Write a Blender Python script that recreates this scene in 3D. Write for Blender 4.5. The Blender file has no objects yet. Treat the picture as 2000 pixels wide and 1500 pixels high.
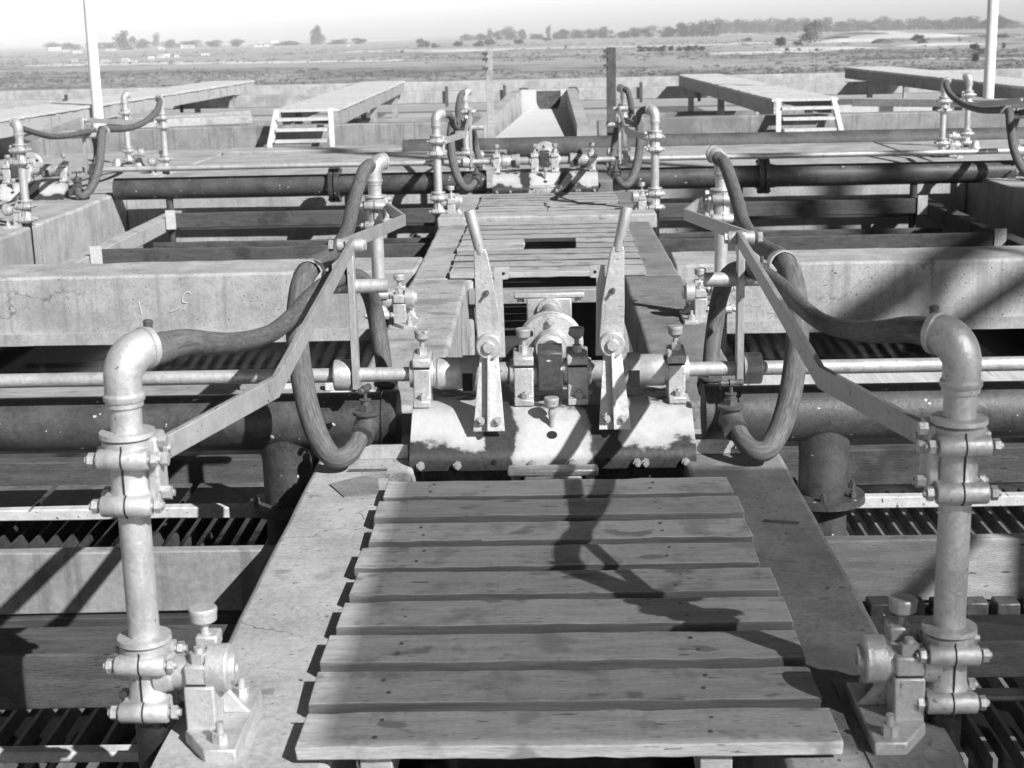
import bpy, bmesh, math, random
from mathutils import Vector, Matrix
random.seed(7)
R = math.radians
V = Vector
ORD = ['first', 'second', 'third', 'fourth', 'fifth', 'sixth', 'seventh', 'eighth', 'ninth', 'tenth', 'eleventh', 'twelfth', 'thirteenth', 'fourteenth', 'fifteenth', 'sixteenth', 'seventeenth', 'eighteenth', 'nineteenth', 'twentieth', 'twenty-first', 'twenty-second', 'twenty-third']
scene = bpy.context.scene
col = scene.collection

# ------------------------------------------------------------------ camera
CAMH = 1.3
cam_d = bpy.data.cameras.new('camera'); cam = bpy.data.objects.new('camera', cam_d); col.objects.link(cam)
cam_d.sensor_width = 36.0; cam_d.lens = 36.0 * 2900 / 2000
cam.location = (0.0, 0.0, CAMH)
cam.rotation_euler = (Matrix.Rotation(R(1.4), 3, 'Z') @ Matrix.Rotation(R(90 - 13.3), 3, 'X') @ Matrix.Rotation(R(-1.3), 3, 'Z')).to_euler()
cam_d.clip_end = 9000; cam_d.clip_start = 0.05
cam_d.dof.use_dof = True; cam_d.dof.focus_distance = 4.6; cam_d.dof.aperture_fstop = 9.0
scene.camera = cam

# ------------------------------------------------------------------ sky, sun, exposure
SUN = V((0.92, -1.0, 1.0)).normalized()
elev = math.asin(SUN.z); azim = math.atan2(SUN.x, SUN.y)
world = bpy.data.worlds.new('World'); scene.world = world; world.use_nodes = True
wn = world.node_tree.nodes; wl = world.node_tree.links
bg = wn['Background']
sky = wn.new('ShaderNodeTexSky'); sky.sky_type = 'NISHITA'; sky.sun_disc = False
sky.sun_elevation = elev; sky.sun_rotation = azim; sky.dust_density = 2.5; sky.air_density = 1.0
bw = wn.new('ShaderNodeRGBToBW'); wl.new(sky.outputs[0], bw.inputs[0])
# hazy air lightens the lowest few degrees of the sky
wtc = wn.new('ShaderNodeTexCoord'); wsp = wn.new('ShaderNodeSeparateXYZ'); wl.new(wtc.outputs['Generated'], wsp.inputs[0])
wmr = wn.new('ShaderNodeMapRange'); wmr.interpolation_type = 'SMOOTHSTEP'
for k_, v_ in ((1, 0.0), (2, 0.17), (3, 4.6), (4, 0.22)): wmr.inputs[k_].default_value = v_
wl.new(wsp.outputs[2], wmr.inputs[0]); wmu = wn.new('ShaderNodeMath'); wmu.operation = 'MULTIPLY'
wl.new(bw.outputs[0], wmu.inputs[0]); wl.new(wmr.outputs[0], wmu.inputs[1]); wl.new(wmu.outputs[0], bg.inputs[0])
bg.inputs[1].default_value = 0.085
sd = bpy.data.lights.new('sun', 'SUN'); sd.energy = 4.9; sd.angle = R(0.53); sd.color = (1, 1, 1)
sun = bpy.data.objects.new('sun', sd); col.objects.link(sun)
sun.rotation_euler = SUN.to_track_quat('Z', 'Y').to_euler(); sun.location = (4, -4, 8)
scene.view_settings.view_transform = 'Standard'; scene.view_settings.look = 'None'
scene.view_settings.gamma = 1.0; scene.view_settings.exposure = 0.55

# ------------------------------------------------------------------ materials (all grey: the photograph is black and white)
MATS = {}
def material(name, lo, hi, rough=0.8, metal=0.0, scale=6.0, stretch=(1, 1, 1), fine=60.0, bump=0.25, bscale=None,
             dark=0.0, darkcol=None, dscale=30.0, light=0.0, lscale=25.0, lightcol=0.75, blotch=0.0, bl_scale=1.5, blcol=None,
             streak=0.0, streak_scale=(40, 40, 1.5), spec=0.35, crack=0.0, vary=0.0, stain=0.0, stain_scale=6.0):
    """base colour runs lo..hi by noise, plus optional dark specks, light specks, blotches and streaks"""
    m = bpy.data.materials.new(name); m.use_nodes = True; MATS[name] = m
    N = m.node_tree.nodes; L = m.node_tree.links; b = N['Principled BSDF']
    tc = N.new('ShaderNodeTexCoord'); oi = N.new('ShaderNodeObjectInfo')
    mul = N.new('ShaderNodeMath'); mul.operation = 'MULTIPLY'; mul.inputs[1].default_value = 37.0
    L.new(oi.outputs['Random'], mul.inputs[0])
    add = N.new('ShaderNodeVectorMath'); add.operation = 'ADD'
    L.new(tc.outputs['Object'], add.inputs[0]); L.new(mul.outputs[0], add.inputs[1])
    P = add.outputs[0]
    def mp(sc):
        q = N.new('ShaderNodeMapping'); q.inputs['Scale'].default_value = sc; L.new(P, q.inputs['Vector']); return q.outputs[0]
    def noise(vec, sc, det=6, ro=0.6):
        n = N.new('ShaderNodeTexNoise'); n.inputs['Scale'].default_value = sc; n.inputs['Detail'].default_value = det
        n.inputs['Roughness'].default_value = ro; L.new(vec, n.inputs['Vector']); return n.outputs['Fac']
    def ramp(f, a, c, va=0.0, vb=1.0):
        r = N.new('ShaderNodeMapRange'); r.interpolation_type = 'SMOOTHSTEP'; r.inputs[1].default_value = a; r.inputs[2].default_value = c
        r.inputs[3].default_value = va; r.inputs[4].default_value = vb; L.new(f, r.inputs[0]); return r.outputs[0]
    def mix(f, a, c):
        x = N.new('ShaderNodeMix'); x.data_type = 'FLOAT'
        for k, s in ((0, f), (2, a), (3, c)):
            if isinstance(s, (int, float)): x.inputs[k].default_value = s
            else: L.new(s, x.inputs[k])
        return x.outputs[0]
    S = mp(stretch)
    n1 = noise(S, scale, 8, 0.65); n2 = noise(S, fine, 5, 0.7)
    a = N.new('ShaderNodeMath'); a.operation = 'MULTIPLY_ADD'; a.inputs[1].default_value = 0.45; L.new(n2, a.inputs[0])
    c = N.new('ShaderNodeMath'); c.operation = 'MULTIPLY'; c.inputs[1].default_value = 0.55; L.new(n1, c.inputs[0]); L.new(c.outputs[0], a.inputs[2])
    v = mix(ramp(a.outputs[0], 0.34, 0.66), lo, hi)
    if streak:
        v = mix(ramp(noise(mp(streak_scale), 1.0, 4), 0.5, 0.72, 0, streak), v, lo * 0.55)
    if blotch:
        v = mix(ramp(noise(mp((1, 1, 1)), bl_scale, 5, 0.6), 0.52, 0.66, 0, blotch), v, lo * 0.4 if blcol is None else blcol)
    if dark:
        v = mix(ramp(noise(S, dscale, 3, 0.5), 0.69 - 0.06 * dark, 0.73 - 0.05 * dark), v, lo * 0.3 if darkcol is None else darkcol)
    if stain:
        v = mix(ramp(noise(mp((1, 1.7, 1)), stain_scale, 3, 0.45), 0.64, 0.70, 0, stain), v, lo * 0.55)
    if crack:
        vo = N.new('ShaderNodeTexVoronoi'); vo.feature = 'DISTANCE_TO_EDGE'; vo.inputs['Scale'].default_value = 1.7
        wv = N.new('ShaderNodeVectorMath'); wv.operation = 'MULTIPLY_ADD'; nn = N.new('ShaderNodeTexNoise'); nn.inputs['Scale'].default_value = 5; nn.inputs['Detail'].default_value = 8; L.new(P, nn.inputs['Vector'])
        L.new(nn.outputs['Color'], wv.inputs[0]); wv.inputs[1].default_value = (0.35, 0.35, 0.35); L.new(P, wv.inputs[2]); L.new(wv.outputs[0], vo.inputs['Vector'])
        ln = ramp(vo.outputs['Distance'], 0.0, 0.006, crack, 0.0); gate = ramp(noise(mp((1, 1, 1)), 1.1, 2), 0.52, 0.58)
        mm = N.new('ShaderNodeMath'); mm.operation = 'MULTIPLY'; L.new(ln, mm.inputs[0]); L.new(gate, mm.inputs[1]); v = mix(mm.outputs[0], v, 0.05)
    if light:
        v = mix(ramp(noise(mp((1, 1, 1)), lscale, 2, 0.5), 0.745 - 0.05 * light, 0.765 - 0.05 * light), v, lightcol)
    if vary:
        q1 = N.new('ShaderNodeMath'); q1.operation = 'MULTIPLY_ADD'; L.new(oi.outputs['Random'], q1.inputs[0]); q1.inputs[1].default_value = 2 * vary; q1.inputs[2].default_value = 1 - vary
        q2 = N.new('ShaderNodeMath'); q2.operation = 'MULTIPLY'; L.new(v, q2.inputs[0]); L.new(q1.outputs[0], q2.inputs[1]); v = q2.outputs[0]
    cb = N.new('ShaderNodeCombineColor')
    for k in range(3): L.new(v, cb.inputs[k])
    L.new(cb.outputs[0], b.inputs['Base Color'])
    L.new(ramp(n1, 0.3, 0.7, max(0.05, rough - 0.1), min(1, rough + 0.08)), b.inputs['Roughness'])
    b.inputs['Metallic'].default_value = metal; b.inputs['Specular IOR Level'].default_value = spec
    if bump:
        bp = N.new('ShaderNodeBump'); bp.inputs['Strength'].default_value = bump; bp.inputs['Distance'].default_value = 0.004
        L.new(noise(S, bscale or fine * 0.8, 6, 0.7), bp.inputs['Height']); L.new(bp.outputs[0], b.inputs['Normal'])
    return m

material('concrete', 0.25, 0.44, 0.9, scale=5, fine=70, bump=0.5, dark=0.35, dscale=60, blotch=0.65, bl_scale=2.6, blcol=0.17, crack=0.8, stain=0.6, stain_scale=5)
material('darker_concrete', 0.13, 0.25, 0.9, scale=5, fine=70, bump=0.5, dark=0.35, dscale=60, blotch=0.55, bl_scale=2.6, blcol=0.09, stain=0.7, stain_scale=5, crack=0.6)  # same make-up as concrete, darker overall
material('wall_concrete', 0.26, 0.46, 0.9, scale=4, fine=50, bump=0.35, dark=0.3, dscale=50, streak=0.38, streak_scale=(26, 26, 1.2), blotch=0.55, bl_scale=1.6, blcol=0.2, crack=0.7)
material('dark_concrete', 0.05, 0.16, 0.9, scale=5, fine=40, bump=0.4, blotch=0.5, bl_scale=2)
material('deck_timber', 0.28, 0.43, 0.9, scale=7, stretch=(1, 6, 6), fine=55, bump=0.8, bscale=35, dark=0.5, dscale=17, darkcol=0.1, blotch=0.6, bl_scale=8, blcol=0.17, vary=0.14, stain=0.8, stain_scale=7.5)
material('beam_timber', 0.24, 0.44, 0.9, scale=6, stretch=(1.2, 7, 7), fine=70, bump=0.6, bscale=50, dark=0.4, dscale=14, blotch=0.6, bl_scale=4, blcol=0.18, vary=0.15)
material('slat_gap_shade', 0.10, 0.19, 0.9, scale=5, stretch=(0.5, 7, 7), fine=14, bump=0.5, bscale=16)  # slat sides: the shade between slats put into the colour
material('shadow_timber', 0.05, 0.11, 0.9, scale=6, stretch=(1.2, 7, 7), fine=48, bump=0.7, bscale=34, dark=0.4, dscale=14, blotch=0.6, bl_scale=4)  # beam timber with the shade of the bays put into its colour
material('deep_shade_timber', 0.03, 0.08, 0.7, scale=4, stretch=(0.4, 8, 8), fine=12, bump=0.5, bscale=14, blotch=0.5, bl_scale=3)  # near-black timber: shade of pits and slat gaps put into the colour
material('pale_timber', 0.42, 0.6, 0.85, scale=4, stretch=(6, 0.5, 6), fine=12, bump=0.4, bscale=14, dark=0.3, dscale=8)
material('aluminium_paint', 0.40, 0.60, 0.45, metal=0.4, scale=9, fine=90, bump=0.5, bscale=70, dark=0.1, dscale=80, darkcol=0.2, spec=0.5, streak=0.45, streak_scale=(22, 22, 3), blotch=0.3, bl_scale=9, blcol=0.26)
material('grey_paint', 0.26, 0.36, 0.6, metal=0.2, scale=9, fine=80, bump=0.5, bscale=90, dark=0.3, dscale=55, darkcol=0.12, spec=0.45)
material('flat_bar_steel', 0.33, 0.47, 0.5, metal=0.4, scale=8, stretch=(3, 1, 1), fine=60, bump=0.3, bscale=70, dark=0.2, dscale=50, spec=0.5)
material('tarred_iron', 0.03, 0.085, 0.45, scale=6, fine=60, bump=0.5, bscale=60, light=0.8, lscale=34, lightcol=0.5, blotch=0.5, bl_scale=4, blcol=0.07, spec=0.5)
material('black_pipe', 0.012, 0.03, 0.3, scale=6, fine=60, bump=0.4, light=0.2, lscale=40, lightcol=0.4, spec=0.5)
material('valve_iron', 0.05, 0.10, 0.5, scale=10, fine=60, bump=0.4, spec=0.5)
material('old_hose', 0.09, 0.25, 0.6, scale=9, fine=55, bump=0.5, bscale=50, streak=0.6, streak_scale=(30, 3, 30), light=0.15, lscale=60, lightcol=0.5)
material('far_iron', 0.05, 0.11, 0.6, scale=4, fine=30, bump=0.3)
material('dark_bars', 0.03, 0.08, 0.6, scale=4, fine=30, bump=0.2)
material('old_concrete', 0.18, 0.32, 0.9, scale=4, fine=50, bump=0.35, streak=0.6, streak_scale=(20, 20, 1.2), blotch=0.6, bl_scale=1.2, blcol=0.12)
material('screen_bars', 0.10, 0.26, 0.55, metal=0.2, scale=4, fine=30, bump=0.2)
material('white_paint', 0.66, 0.8, 0.6, scale=3, fine=20, bump=0.1)
material('chalk', 0.42, 0.6, 0.95, scale=60, fine=200, bump=0)
material('dark_seam', 0.01, 0.02, 0.9, bump=0)
material('bush', 0.05, 0.12, 0.95, scale=2, fine=8, bump=0)
material('scrub', 0.09, 0.2, 0.95, scale=0.02, fine=0.3, bump=0)
material('far_tree', 0.06, 0.13, 0.95, scale=0.3, fine=2, bump=0)
material('bark', 0.08, 0.14, 0.95, scale=2, fine=8, bump=0)
material('sand', 0.45, 0.62, 0.95, scale=0.05, fine=0.5, bump=0)
material('house_wall', 0.5, 0.75, 0.9, scale=0.3, fine=2, bump=0)
material('house_roof', 0.2, 0.75, 0.8, scale=0.02, fine=1, bump=0)
material('weed', 0.05, 0.12, 0.9, scale=20, fine=80, bump=0.3)

def hose_mat():
    m = bpy.data.materials.new('canvas_rubber_hose'); m.use_nodes = True; MATS['rubber_hose'] = m
    N = m.node_tree.nodes; L = m.node_tree.links; b = N['Principled BSDF']
    at = N.new('ShaderNodeAttribute'); at.attribute_name = 'tuv'; oi = N.new('ShaderNodeObjectInfo')
    mul = N.new('ShaderNodeMath'); mul.operation = 'MULTIPLY'; mul.inputs[1].default_value = 37.0; L.new(oi.outputs['Random'], mul.inputs[0])
    def noise(sc, s_, det=6):
        q = N.new('ShaderNodeMapping'); q.inputs['Scale'].default_value = s_; L.new(at.outputs['Vector'], q.inputs['Vector'])
        ad = N.new('ShaderNodeVectorMath'); ad.operation = 'ADD'; L.new(q.outputs[0], ad.inputs[0]); L.new(mul.outputs[0], ad.inputs[1])
        n = N.new('ShaderNodeTexNoise'); n.inputs['Scale'].default_value = sc; n.inputs['Detail'].default_value = det; n.inputs['Roughness'].default_value = 0.7; L.new(ad.outputs[0], n.inputs['Vector']); return n.outputs['Fac']
    a = noise(7, (1, 1, 2.2)); c = noise(3.0, (1, 1, 9)); f = noise(14, (1, 1, 30), 3)
    x = N.new('ShaderNodeMath'); x.operation = 'MULTIPLY_ADD'; x.inputs[1].default_value = 0.5; L.new(a, x.inputs[0])
    y = N.new('ShaderNodeMath'); y.operation = 'MULTIPLY'; y.inputs[1].default_value = 0.5; L.new(c, y.inputs[0]); L.new(y.outputs[0], x.inputs[2])
    r = N.new('ShaderNodeMapRange'); r.interpolation_type = 'SMOOTHSTEP'
    for k, v in ((1, 0.36), (2, 0.70), (3, 0.07), (4, 0.185)): r.inputs[k].default_value = v
    L.new(x.outputs[0], r.inputs[0]); cb = N.new('ShaderNodeCombineColor')
    for k in range(3): L.new(r.outputs[0], cb.inputs[k])
    L.new(cb.outputs[0], b.inputs['Base Color']); b.inputs['Roughness'].default_value = 0.75; b.inputs['Specular IOR Level'].default_value = 0.25
    bp = N.new('ShaderNodeBump'); bp.inputs['Strength'].default_value = 0.35; bp.inputs['Distance'].default_value = 0.002; L.new(f, bp.inputs['Height']); L.new(bp.outputs[0], b.inputs['Normal'])
hose_mat()

def machine_paint():
    """white paint chipped and oil-stained round the bolts, lever brackets and bottom lip"""
    m = bpy.data.materials.new('oily_white_paint'); m.use_nodes = True; MATS['oily'] = m
    N = m.node_tree.nodes; L = m.node_tree.links; b = N['Principled BSDF']
    tc = N.new('ShaderNodeTexCoord'); sp = N.new('ShaderNodeSeparateXYZ'); L.new(tc.outputs['Object'], sp.inputs[0])
    oi = N.new('ShaderNodeObjectInfo')
    def math_(op, a, c=None, d=None):
        n = N.new('ShaderNodeMath'); n.operation = op
        for k, s in enumerate((a, c, d)):
            if s is None: continue
            if isinstance(s, (int, float)): n.inputs[k].default_value = s
            else: L.new(s, n.inputs[k])
        return n.outputs[0]
    off = N.new('ShaderNodeVectorMath'); off.operation = 'ADD'; L.new(tc.outputs['Object'], off.inputs[0])
    L.new(math_('MULTIPLY', oi.outputs['Random'], 9.0), off.inputs[1])
    def noise(sc, det=6):
        n = N.new('ShaderNodeTexNoise'); n.inputs['Scale'].default_value = sc; n.inputs['Detail'].default_value = det; n.inputs['Roughness'].default_value = 0.65
        L.new(off.outputs[0], n.inputs['Vector']); return n.outputs['Fac']
    wob = math_('MULTIPLY_ADD', noise(22), 0.05, -0.025)
    wob2 = math_('MULTIPLY_ADD', noise(4, 3), 0.14, -0.06)
    w = math_('ADD', wob, wob2)
    x = sp.outputs[0]; z = sp.outputs[2]
    ax = math_('ABSOLUTE', x)
    # signed fields, negative = stained
    f1 = math_('SUBTRACT', math_('ABSOLUTE', math_('SUBTRACT', ax, 0.17)), 0.055)     # round each lever bracket
    f2 = math_('SUBTRACT', z, 0.045)                                                     # lower lip ...
    f2 = math_('MAXIMUM', f2, math_('SUBTRACT', 0.12, ax))                               # ... but not in the middle
    f2b = math_('MAXIMUM', math_('SUBTRACT', z, 0.0), math_('SUBTRACT', 0.02, math_('ABSOLUTE', math_('ADD', x, 0.02))))
    f3 = math_('SUBTRACT', 0.128, z)                                                     # flat top is oily
    f = math_('MINIMUM', math_('MINIMUM', f1, f2), math_('MINIMUM', f2b, f3))
    f = math_('ADD', f, w)
    mr = N.new('ShaderNodeMapRange'); mr.interpolation_type = 'SMOOTHSTEP'; mr.inputs[1].default_value = -0.006; mr.inputs[2].default_value = 0.007
    L.new(f, mr.inputs[0])
    nf = noise(60)
    dk = math_('MULTIPLY_ADD', nf, 0.10, 0.0); lt = math_('MULTIPLY_ADD', nf, 0.12, 0.40)
    mx = N.new('ShaderNodeMix'); mx.data_type = 'FLOAT'; L.new(mr.outputs[0], mx.inputs[0]); L.new(dk, mx.inputs[2]); L.new(lt, mx.inputs[3])
    ms = N.new('ShaderNodeMapRange'); ms.interpolation_type = 'SMOOTHSTEP'; ms.inputs[1].default_value = 0.0; ms.inputs[2].default_value = 0.05; ms.inputs[3].default_value = 0.74; ms.inputs[4].default_value = 1.0
    L.new(math_('ADD', f, math_('MULTIPLY_ADD', noise(38), 0.05, -0.02)), ms.inputs[0])
    fx = math_('MULTIPLY', mx.outputs[0], ms.outputs[0])
    cb = N.new('ShaderNodeCombineColor')
    for k in range(3): L.new(fx, cb.inputs[k])
    L.new(cb.outputs[0], b.inputs['Base Color']); b.inputs['Roughness'].default_value = 0.5
    bp = N.new('ShaderNodeBump'); bp.inputs['Strength'].default_value = 0.4; bp.inputs['Distance'].default_value = 0.004
    L.new(nf, bp.inputs['Height']); L.new(bp.outputs[0], b.inputs['Normal'])
machine_paint()

def ground_mat():
    m = bpy.data.materials.new('scrub_plain'); m.use_nodes = True; MATS['ground'] = m
    N = m.node_tree.nodes; L = m.node_tree.links; b = N['Principled BSDF']; b.inputs['Roughness'].default_value = 1.0; b.inputs['Specular IOR Level'].default_value = 0
    tc = N.new('ShaderNodeTexCoord')
    def noise(sc, s, det=8, ro=0.6):
        q = N.new('ShaderNodeMapping'); q.inputs['Scale'].default_value = s; L.new(tc.outputs['Object'], q.inputs['Vector'])
        n = N.new('ShaderNodeTexNoise'); n.inputs['Scale'].default_value = sc; n.inputs['Detail'].default_value = det; n.inputs['Roughness'].default_value = ro
        L.new(q.outputs[0], n.inputs['Vector']); return n.outputs['Fac']
    def mr(f, a, c, x, y):
        r = N.new('ShaderNodeMapRange'); r.interpolation_type = 'SMOOTHSTEP'
        for k, s in enumerate((a, c, x, y)): r.inputs[k + 1].default_value = s
        L.new(f, r.inputs[0]); return r.outputs[0]
    sp = N.new('ShaderNodeSeparateXYZ'); L.new(tc.outputs['Object'], sp.inputs[0])
    big = noise(0.008, (0.8, 1, 1)); mid = noise(0.05, (1, 1, 1)); fin = noise(0.25, (2.2, 1, 1), 10, 0.75)
    near = mr(sp.outputs[1], 200, 800, 0.6, 0.9)       # dense samphire nearest, drier open ground farther out
    add = N.new('ShaderNodeMath'); add.operation = 'MULTIPLY_ADD'; add.inputs[1].default_value = 0.35; L.new(near, add.inputs[0]); L.new(big, add.inputs[2])
    add2 = N.new('ShaderNodeMath'); add2.operation = 'MULTIPLY_ADD'; add2.inputs[1].default_value = 0.7; L.new(mid, add2.inputs[0]); L.new(add.outputs[0], add2.inputs[2])
    add3 = N.new('ShaderNodeMath'); add3.operation = 'MULTIPLY_ADD'; add3.inputs[1].default_value = 0.4; L.new(fin, add3.inputs[0]); L.new(add2.outputs[0], add3.inputs[2])
    v = mr(add3.outputs[0], 1.0, 1.42, 0.07, 0.34)
    cb = N.new('ShaderNodeCombineColor')
    for k in range(3): L.new(v, cb.inputs[k])
    L.new(cb.outputs[0], b.inputs['Base Color'])
ground_mat()

def water_mat(name, base, rough):
    m = bpy.data.materials.new(name); m.use_nodes = True; MATS[name] = m
    N = m.node_tree.nodes; L = m.node_tree.links; b = N['Principled BSDF']
    b.inputs['Base Color'].default_value = (base, base, base, 1); b.inputs['Roughness'].default_value = rough; b.inputs['IOR'].default_value = 1.33
    n = N.new('ShaderNodeTexNoise'); n.inputs['Scale'].default_value = 7; bp = N.new('ShaderNodeBump'); bp.inputs['Strength'].default_value = 0.08; bp.inputs['Distance'].default_value = 0.02
    tc = N.new('ShaderNodeTexCoord'); L.new(tc.outputs['Object'], n.inputs['Vector'])
    L.new(n.outputs['Fac'], bp.inputs['Height']); L.new(bp.outputs[0], b.inputs['Normal'])
water_mat('black_water', 0.012, 0.12)
water_mat('bright_water', 0.36, 0.25)

# ------------------------------------------------------------------ mesh builder
class MB:
    def __init__(self):
        self.bm = bmesh.new(); self.tl = self.bm.verts.layers.float_vector.new('tuv')
    def _f(self, vs):
        try: self.bm.faces.new(vs)
        except ValueError: pass
    def box(self, x0, x1, y0, y1, z0, z1, rot=None, piv=None):
        c = [V((x, y, z)) for z in (z0, z1) for y in (y0, y1) for x in (x0, x1)]
        if rot is not None:
            p = V(piv) if piv else V(((x0 + x1) / 2, (y0 + y1) / 2, (z0 + z1) / 2))
            c = [rot @ (q - p) + p for q in c]
        v = [self.bm.verts.new(q) for q in c]
        for f in ((0, 1, 3, 2), (4, 6, 7, 5), (0, 4, 5, 1), (2, 3, 7, 6), (0, 2, 6, 4), (1, 5, 7, 3)): self._f([v[i] for i in f])
        return self
    def longbox(self, x0, x1, y0, y1, z0, z1, n, jit, axis=0):
        """box cut across its length with slightly uneven edges"""
        rings = []
        ph = random.random() * 10
        for i in range(n + 1):
            t = i / n
            q = []
            for (a, b_) in ((0, 0), (1, 0), (1, 1), (0, 1)):
                dj = V((random.gauss(0, jit), random.gauss(0, jit), random.gauss(0, jit)))
                w = 0.6 * jit * 3 * math.sin(ph + t * 5)
                if axis == 0: p = V((x0 + (x1 - x0) * t, (y0, y1)[a] + w, (z0, z1)[b_])); dj.x *= (2.0 if i in (0, n) else 0.3)
                else: p = V(((x0, x1)[a] + w, y0 + (y1 - y0) * t, (z0, z1)[b_])); dj.y *= 0.3
                q.append(self.bm.verts.new(p + dj))
            rings.append(q)
        for i in range(n):
            for k in range(4): self._f([rings[i][k], rings[i][(k + 1) % 4], rings[i + 1][(k + 1) % 4], rings[i + 1][k]])
        self._f(rings[0]); self._f(rings[-1][::-1])
        return self
    def ring(self, c, ax, r, n, ph=0.0, up=None):
        ax = V(ax).normalized()
        u = V(up) if up is not None else (V((0, 0, 1)) if abs(ax.z) < 0.9 else V((1, 0, 0)))
        u = (u - ax * u.dot(ax)).normalized(); w = ax.cross(u)
        return [self.bm.verts.new(V(c) + (u * math.cos(ph + 2 * math.pi * i / n) + w * math.sin(ph + 2 * math.pi * i / n)) * r) for i in range(n)]
    def loft(self, rings, caps=True):
        for a, b_ in zip(rings, rings[1:]):
            n = len(a)
            for i in range(n): self._f([a[i], a[(i + 1) % n], b_[(i + 1) % n], b_[i]])
        if caps: self._f(rings[0][::-1]); self._f(rings[-1])
    def cyl(self, p0, p1, r0, r1=None, n=24, ph=0.0):
        p0, p1 = V(p0), V(p1); r1 = r0 if r1 is None else r1
        self.loft([self.ring(p0, p1 - p0, r0, n, ph), self.ring(p1, p1 - p0, r1, n, ph)]); return self
    def lathe(self, o, ax, prof, n=28):
        o = V(o); ax = V(ax).normalized()
        self.loft([self.ring(o + ax * t, ax, max(r, 1e-4), n) for t, r in prof]); return self
    def hexa(self, p0, p1, r): return self.cyl(p0, p1, r, n=6, ph=random.random())
    def tube(self, pts, rad, n=18, sub=5, flat=None):
        pts = [V(p) for p in pts]; rads = rad if isinstance(rad, (list, tuple)) else [rad] * len(pts)
        P, Q = [], []
        for i in range(len(pts) - 1):
            p0 = pts[max(i - 1, 0)]; p1 = pts[i]; p2 = pts[i + 1]; p3 = pts[min(i + 2, len(pts) - 1)]
            for k in range(sub):
                t = k / sub
                P.append(0.5 * ((2 * p1) + (p2 - p0) * t + (2 * p0 - 5 * p1 + 4 * p2 - p3) * t * t + (3 * p1 - p0 - 3 * p2 + p3) * t ** 3))
                Q.append(rads[i] * (1 - t) + rads[i + 1] * t)
        P.append(pts[-1]); Q.append(rads[-1])
        up = None; rings = []
        run = 0.0
        for i, p in enumerate(P):
            if i: run += (P[i] - P[i - 1]).length
            d = (P[min(i + 1, len(P) - 1)] - P[max(i - 1, 0)]).normalized()
            if up is None: up = d.orthogonal().normalized()
            up = (up - d * up.dot(d)).normalized(); w = d.cross(up)
            rr = []
            for k in range(n):
                a = 2 * math.pi * k / n
                vv = self.bm.verts.new(p + (up * math.cos(a) + w * math.sin(a)) * Q[i]); vv[self.tl] = V((math.cos(a), math.sin(a), run)); rr.append(vv)
            rings.append(rr)
        self.loft(rings); return self
    def bar(self, pts, w, h, up=(0, 0, 1)):
        """rectangular bar (w across, h along up) mitred through pts"""
        pts = [V(p) for p in pts]; up = V(up); rings = []
        for i, p in enumerate(pts):
            d0 = (pts[i] - pts[i - 1]).normalized() if i else None
            d1 = (pts[i + 1] - pts[i]).normalized() if i < len(pts) - 1 else None
            d = (d0 + d1).normalized() if d0 and d1 else (d0 or d1)
            s = d.cross(up).normalized(); k = 1.0
            if d0 and d1: k = 1 / max(0.3, abs(s.dot(d0.cross(up).normalized())))
            u = up.normalized()
            ww = w[i] if isinstance(w, (list, tuple)) else w; hh = h[i] if isinstance(h, (list, tuple)) else h
            rings.append([self.bm.verts.new(p + s * (a * ww / 2 * k) + u * (b_ * hh / 2)) for a, b_ in ((-1, -1), (1, -1), (1, 1), (-1, 1))])
        self.loft(rings); return self
    def prism(self, poly, plane, a, b_):
        def P(u, v, t): return {'YZ': V((t, u, v)), 'XZ': V((u, t, v)), 'XY': V((u, v, t))}[plane]
        self.loft([[self.bm.verts.new(P(u, v, a)) for u, v in poly], [self.bm.verts.new(P(u, v, b_)) for u, v in poly]]); return self
    def build(self, name, mat, parent=None, bevel=0.0, seg=2, kind=None, loc=None, label=None, cat=None, group=None, ang=32):
        bm = self.bm
        bmesh.ops.recalc_face_normals(bm, faces=bm.faces)
        root = parent
        while root is not None and root.parent: root = root.parent
        org = V(root['_o']) if root is not None else (V(loc) if loc is not None else V((0, 0, 0)))
        if root is None and loc is None and kind is None:
            xs = [v.co for v in bm.verts]
            org = V(((min(v.x for v in xs) + max(v.x for v in xs)) / 2, (min(v.y for v in xs) + max(v.y for v in xs)) / 2, min(v.z for v in xs)))
        bmesh.ops.translate(bm, verts=bm.verts, vec=-org)
        me = bpy.data.meshes.new(name); bm.to_mesh(me); bm.free()
        for p in me.polygons: p.use_smooth = True
        me.set_sharp_from_angle(angle=R(ang))
        me.materials.append(MATS[mat])
        o = bpy.data.objects.new(name, me); col.objects.link(o)
        if parent is not None: o.parent = parent
        else: o.location = org; o['_o'] = tuple(org)
        if bevel:
            bv = o.modifiers.new('bevel', 'BEVEL'); bv.width = bevel; bv.segments = seg; bv.limit_method = 'ANGLE'; bv.angle_limit = R(40)
        if kind: o['kind'] = kind
        if label: o['label'] = label
        if cat: o['category'] = cat
        if group: o['group'] = group
        return o

def empty(name, loc, label, cat, group=None):
    o = bpy.data.objects.new(name, None); col.objects.link(o); o.location = loc; o['_o'] = tuple(loc)
    o.empty_display_size = 0.05
    o['label'] = label; o['category'] = cat
    if group: o['group'] = group
    return o

def copy_tree(o, parent=None, d=(0, 0, 0), label=None, skip=()):
    c = o.copy(); col.objects.link(c)
    if parent is None: c.location = V(o.location) + V(d); c['_o'] = tuple(c.location)
    else: c.parent = parent
    if label: c['label'] = label
    for ch in [k for k in col.objects if k.parent == o]:
        if ch.name.split('.')[0] in skip: continue
        copy_tree(ch, c)
    return c

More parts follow.
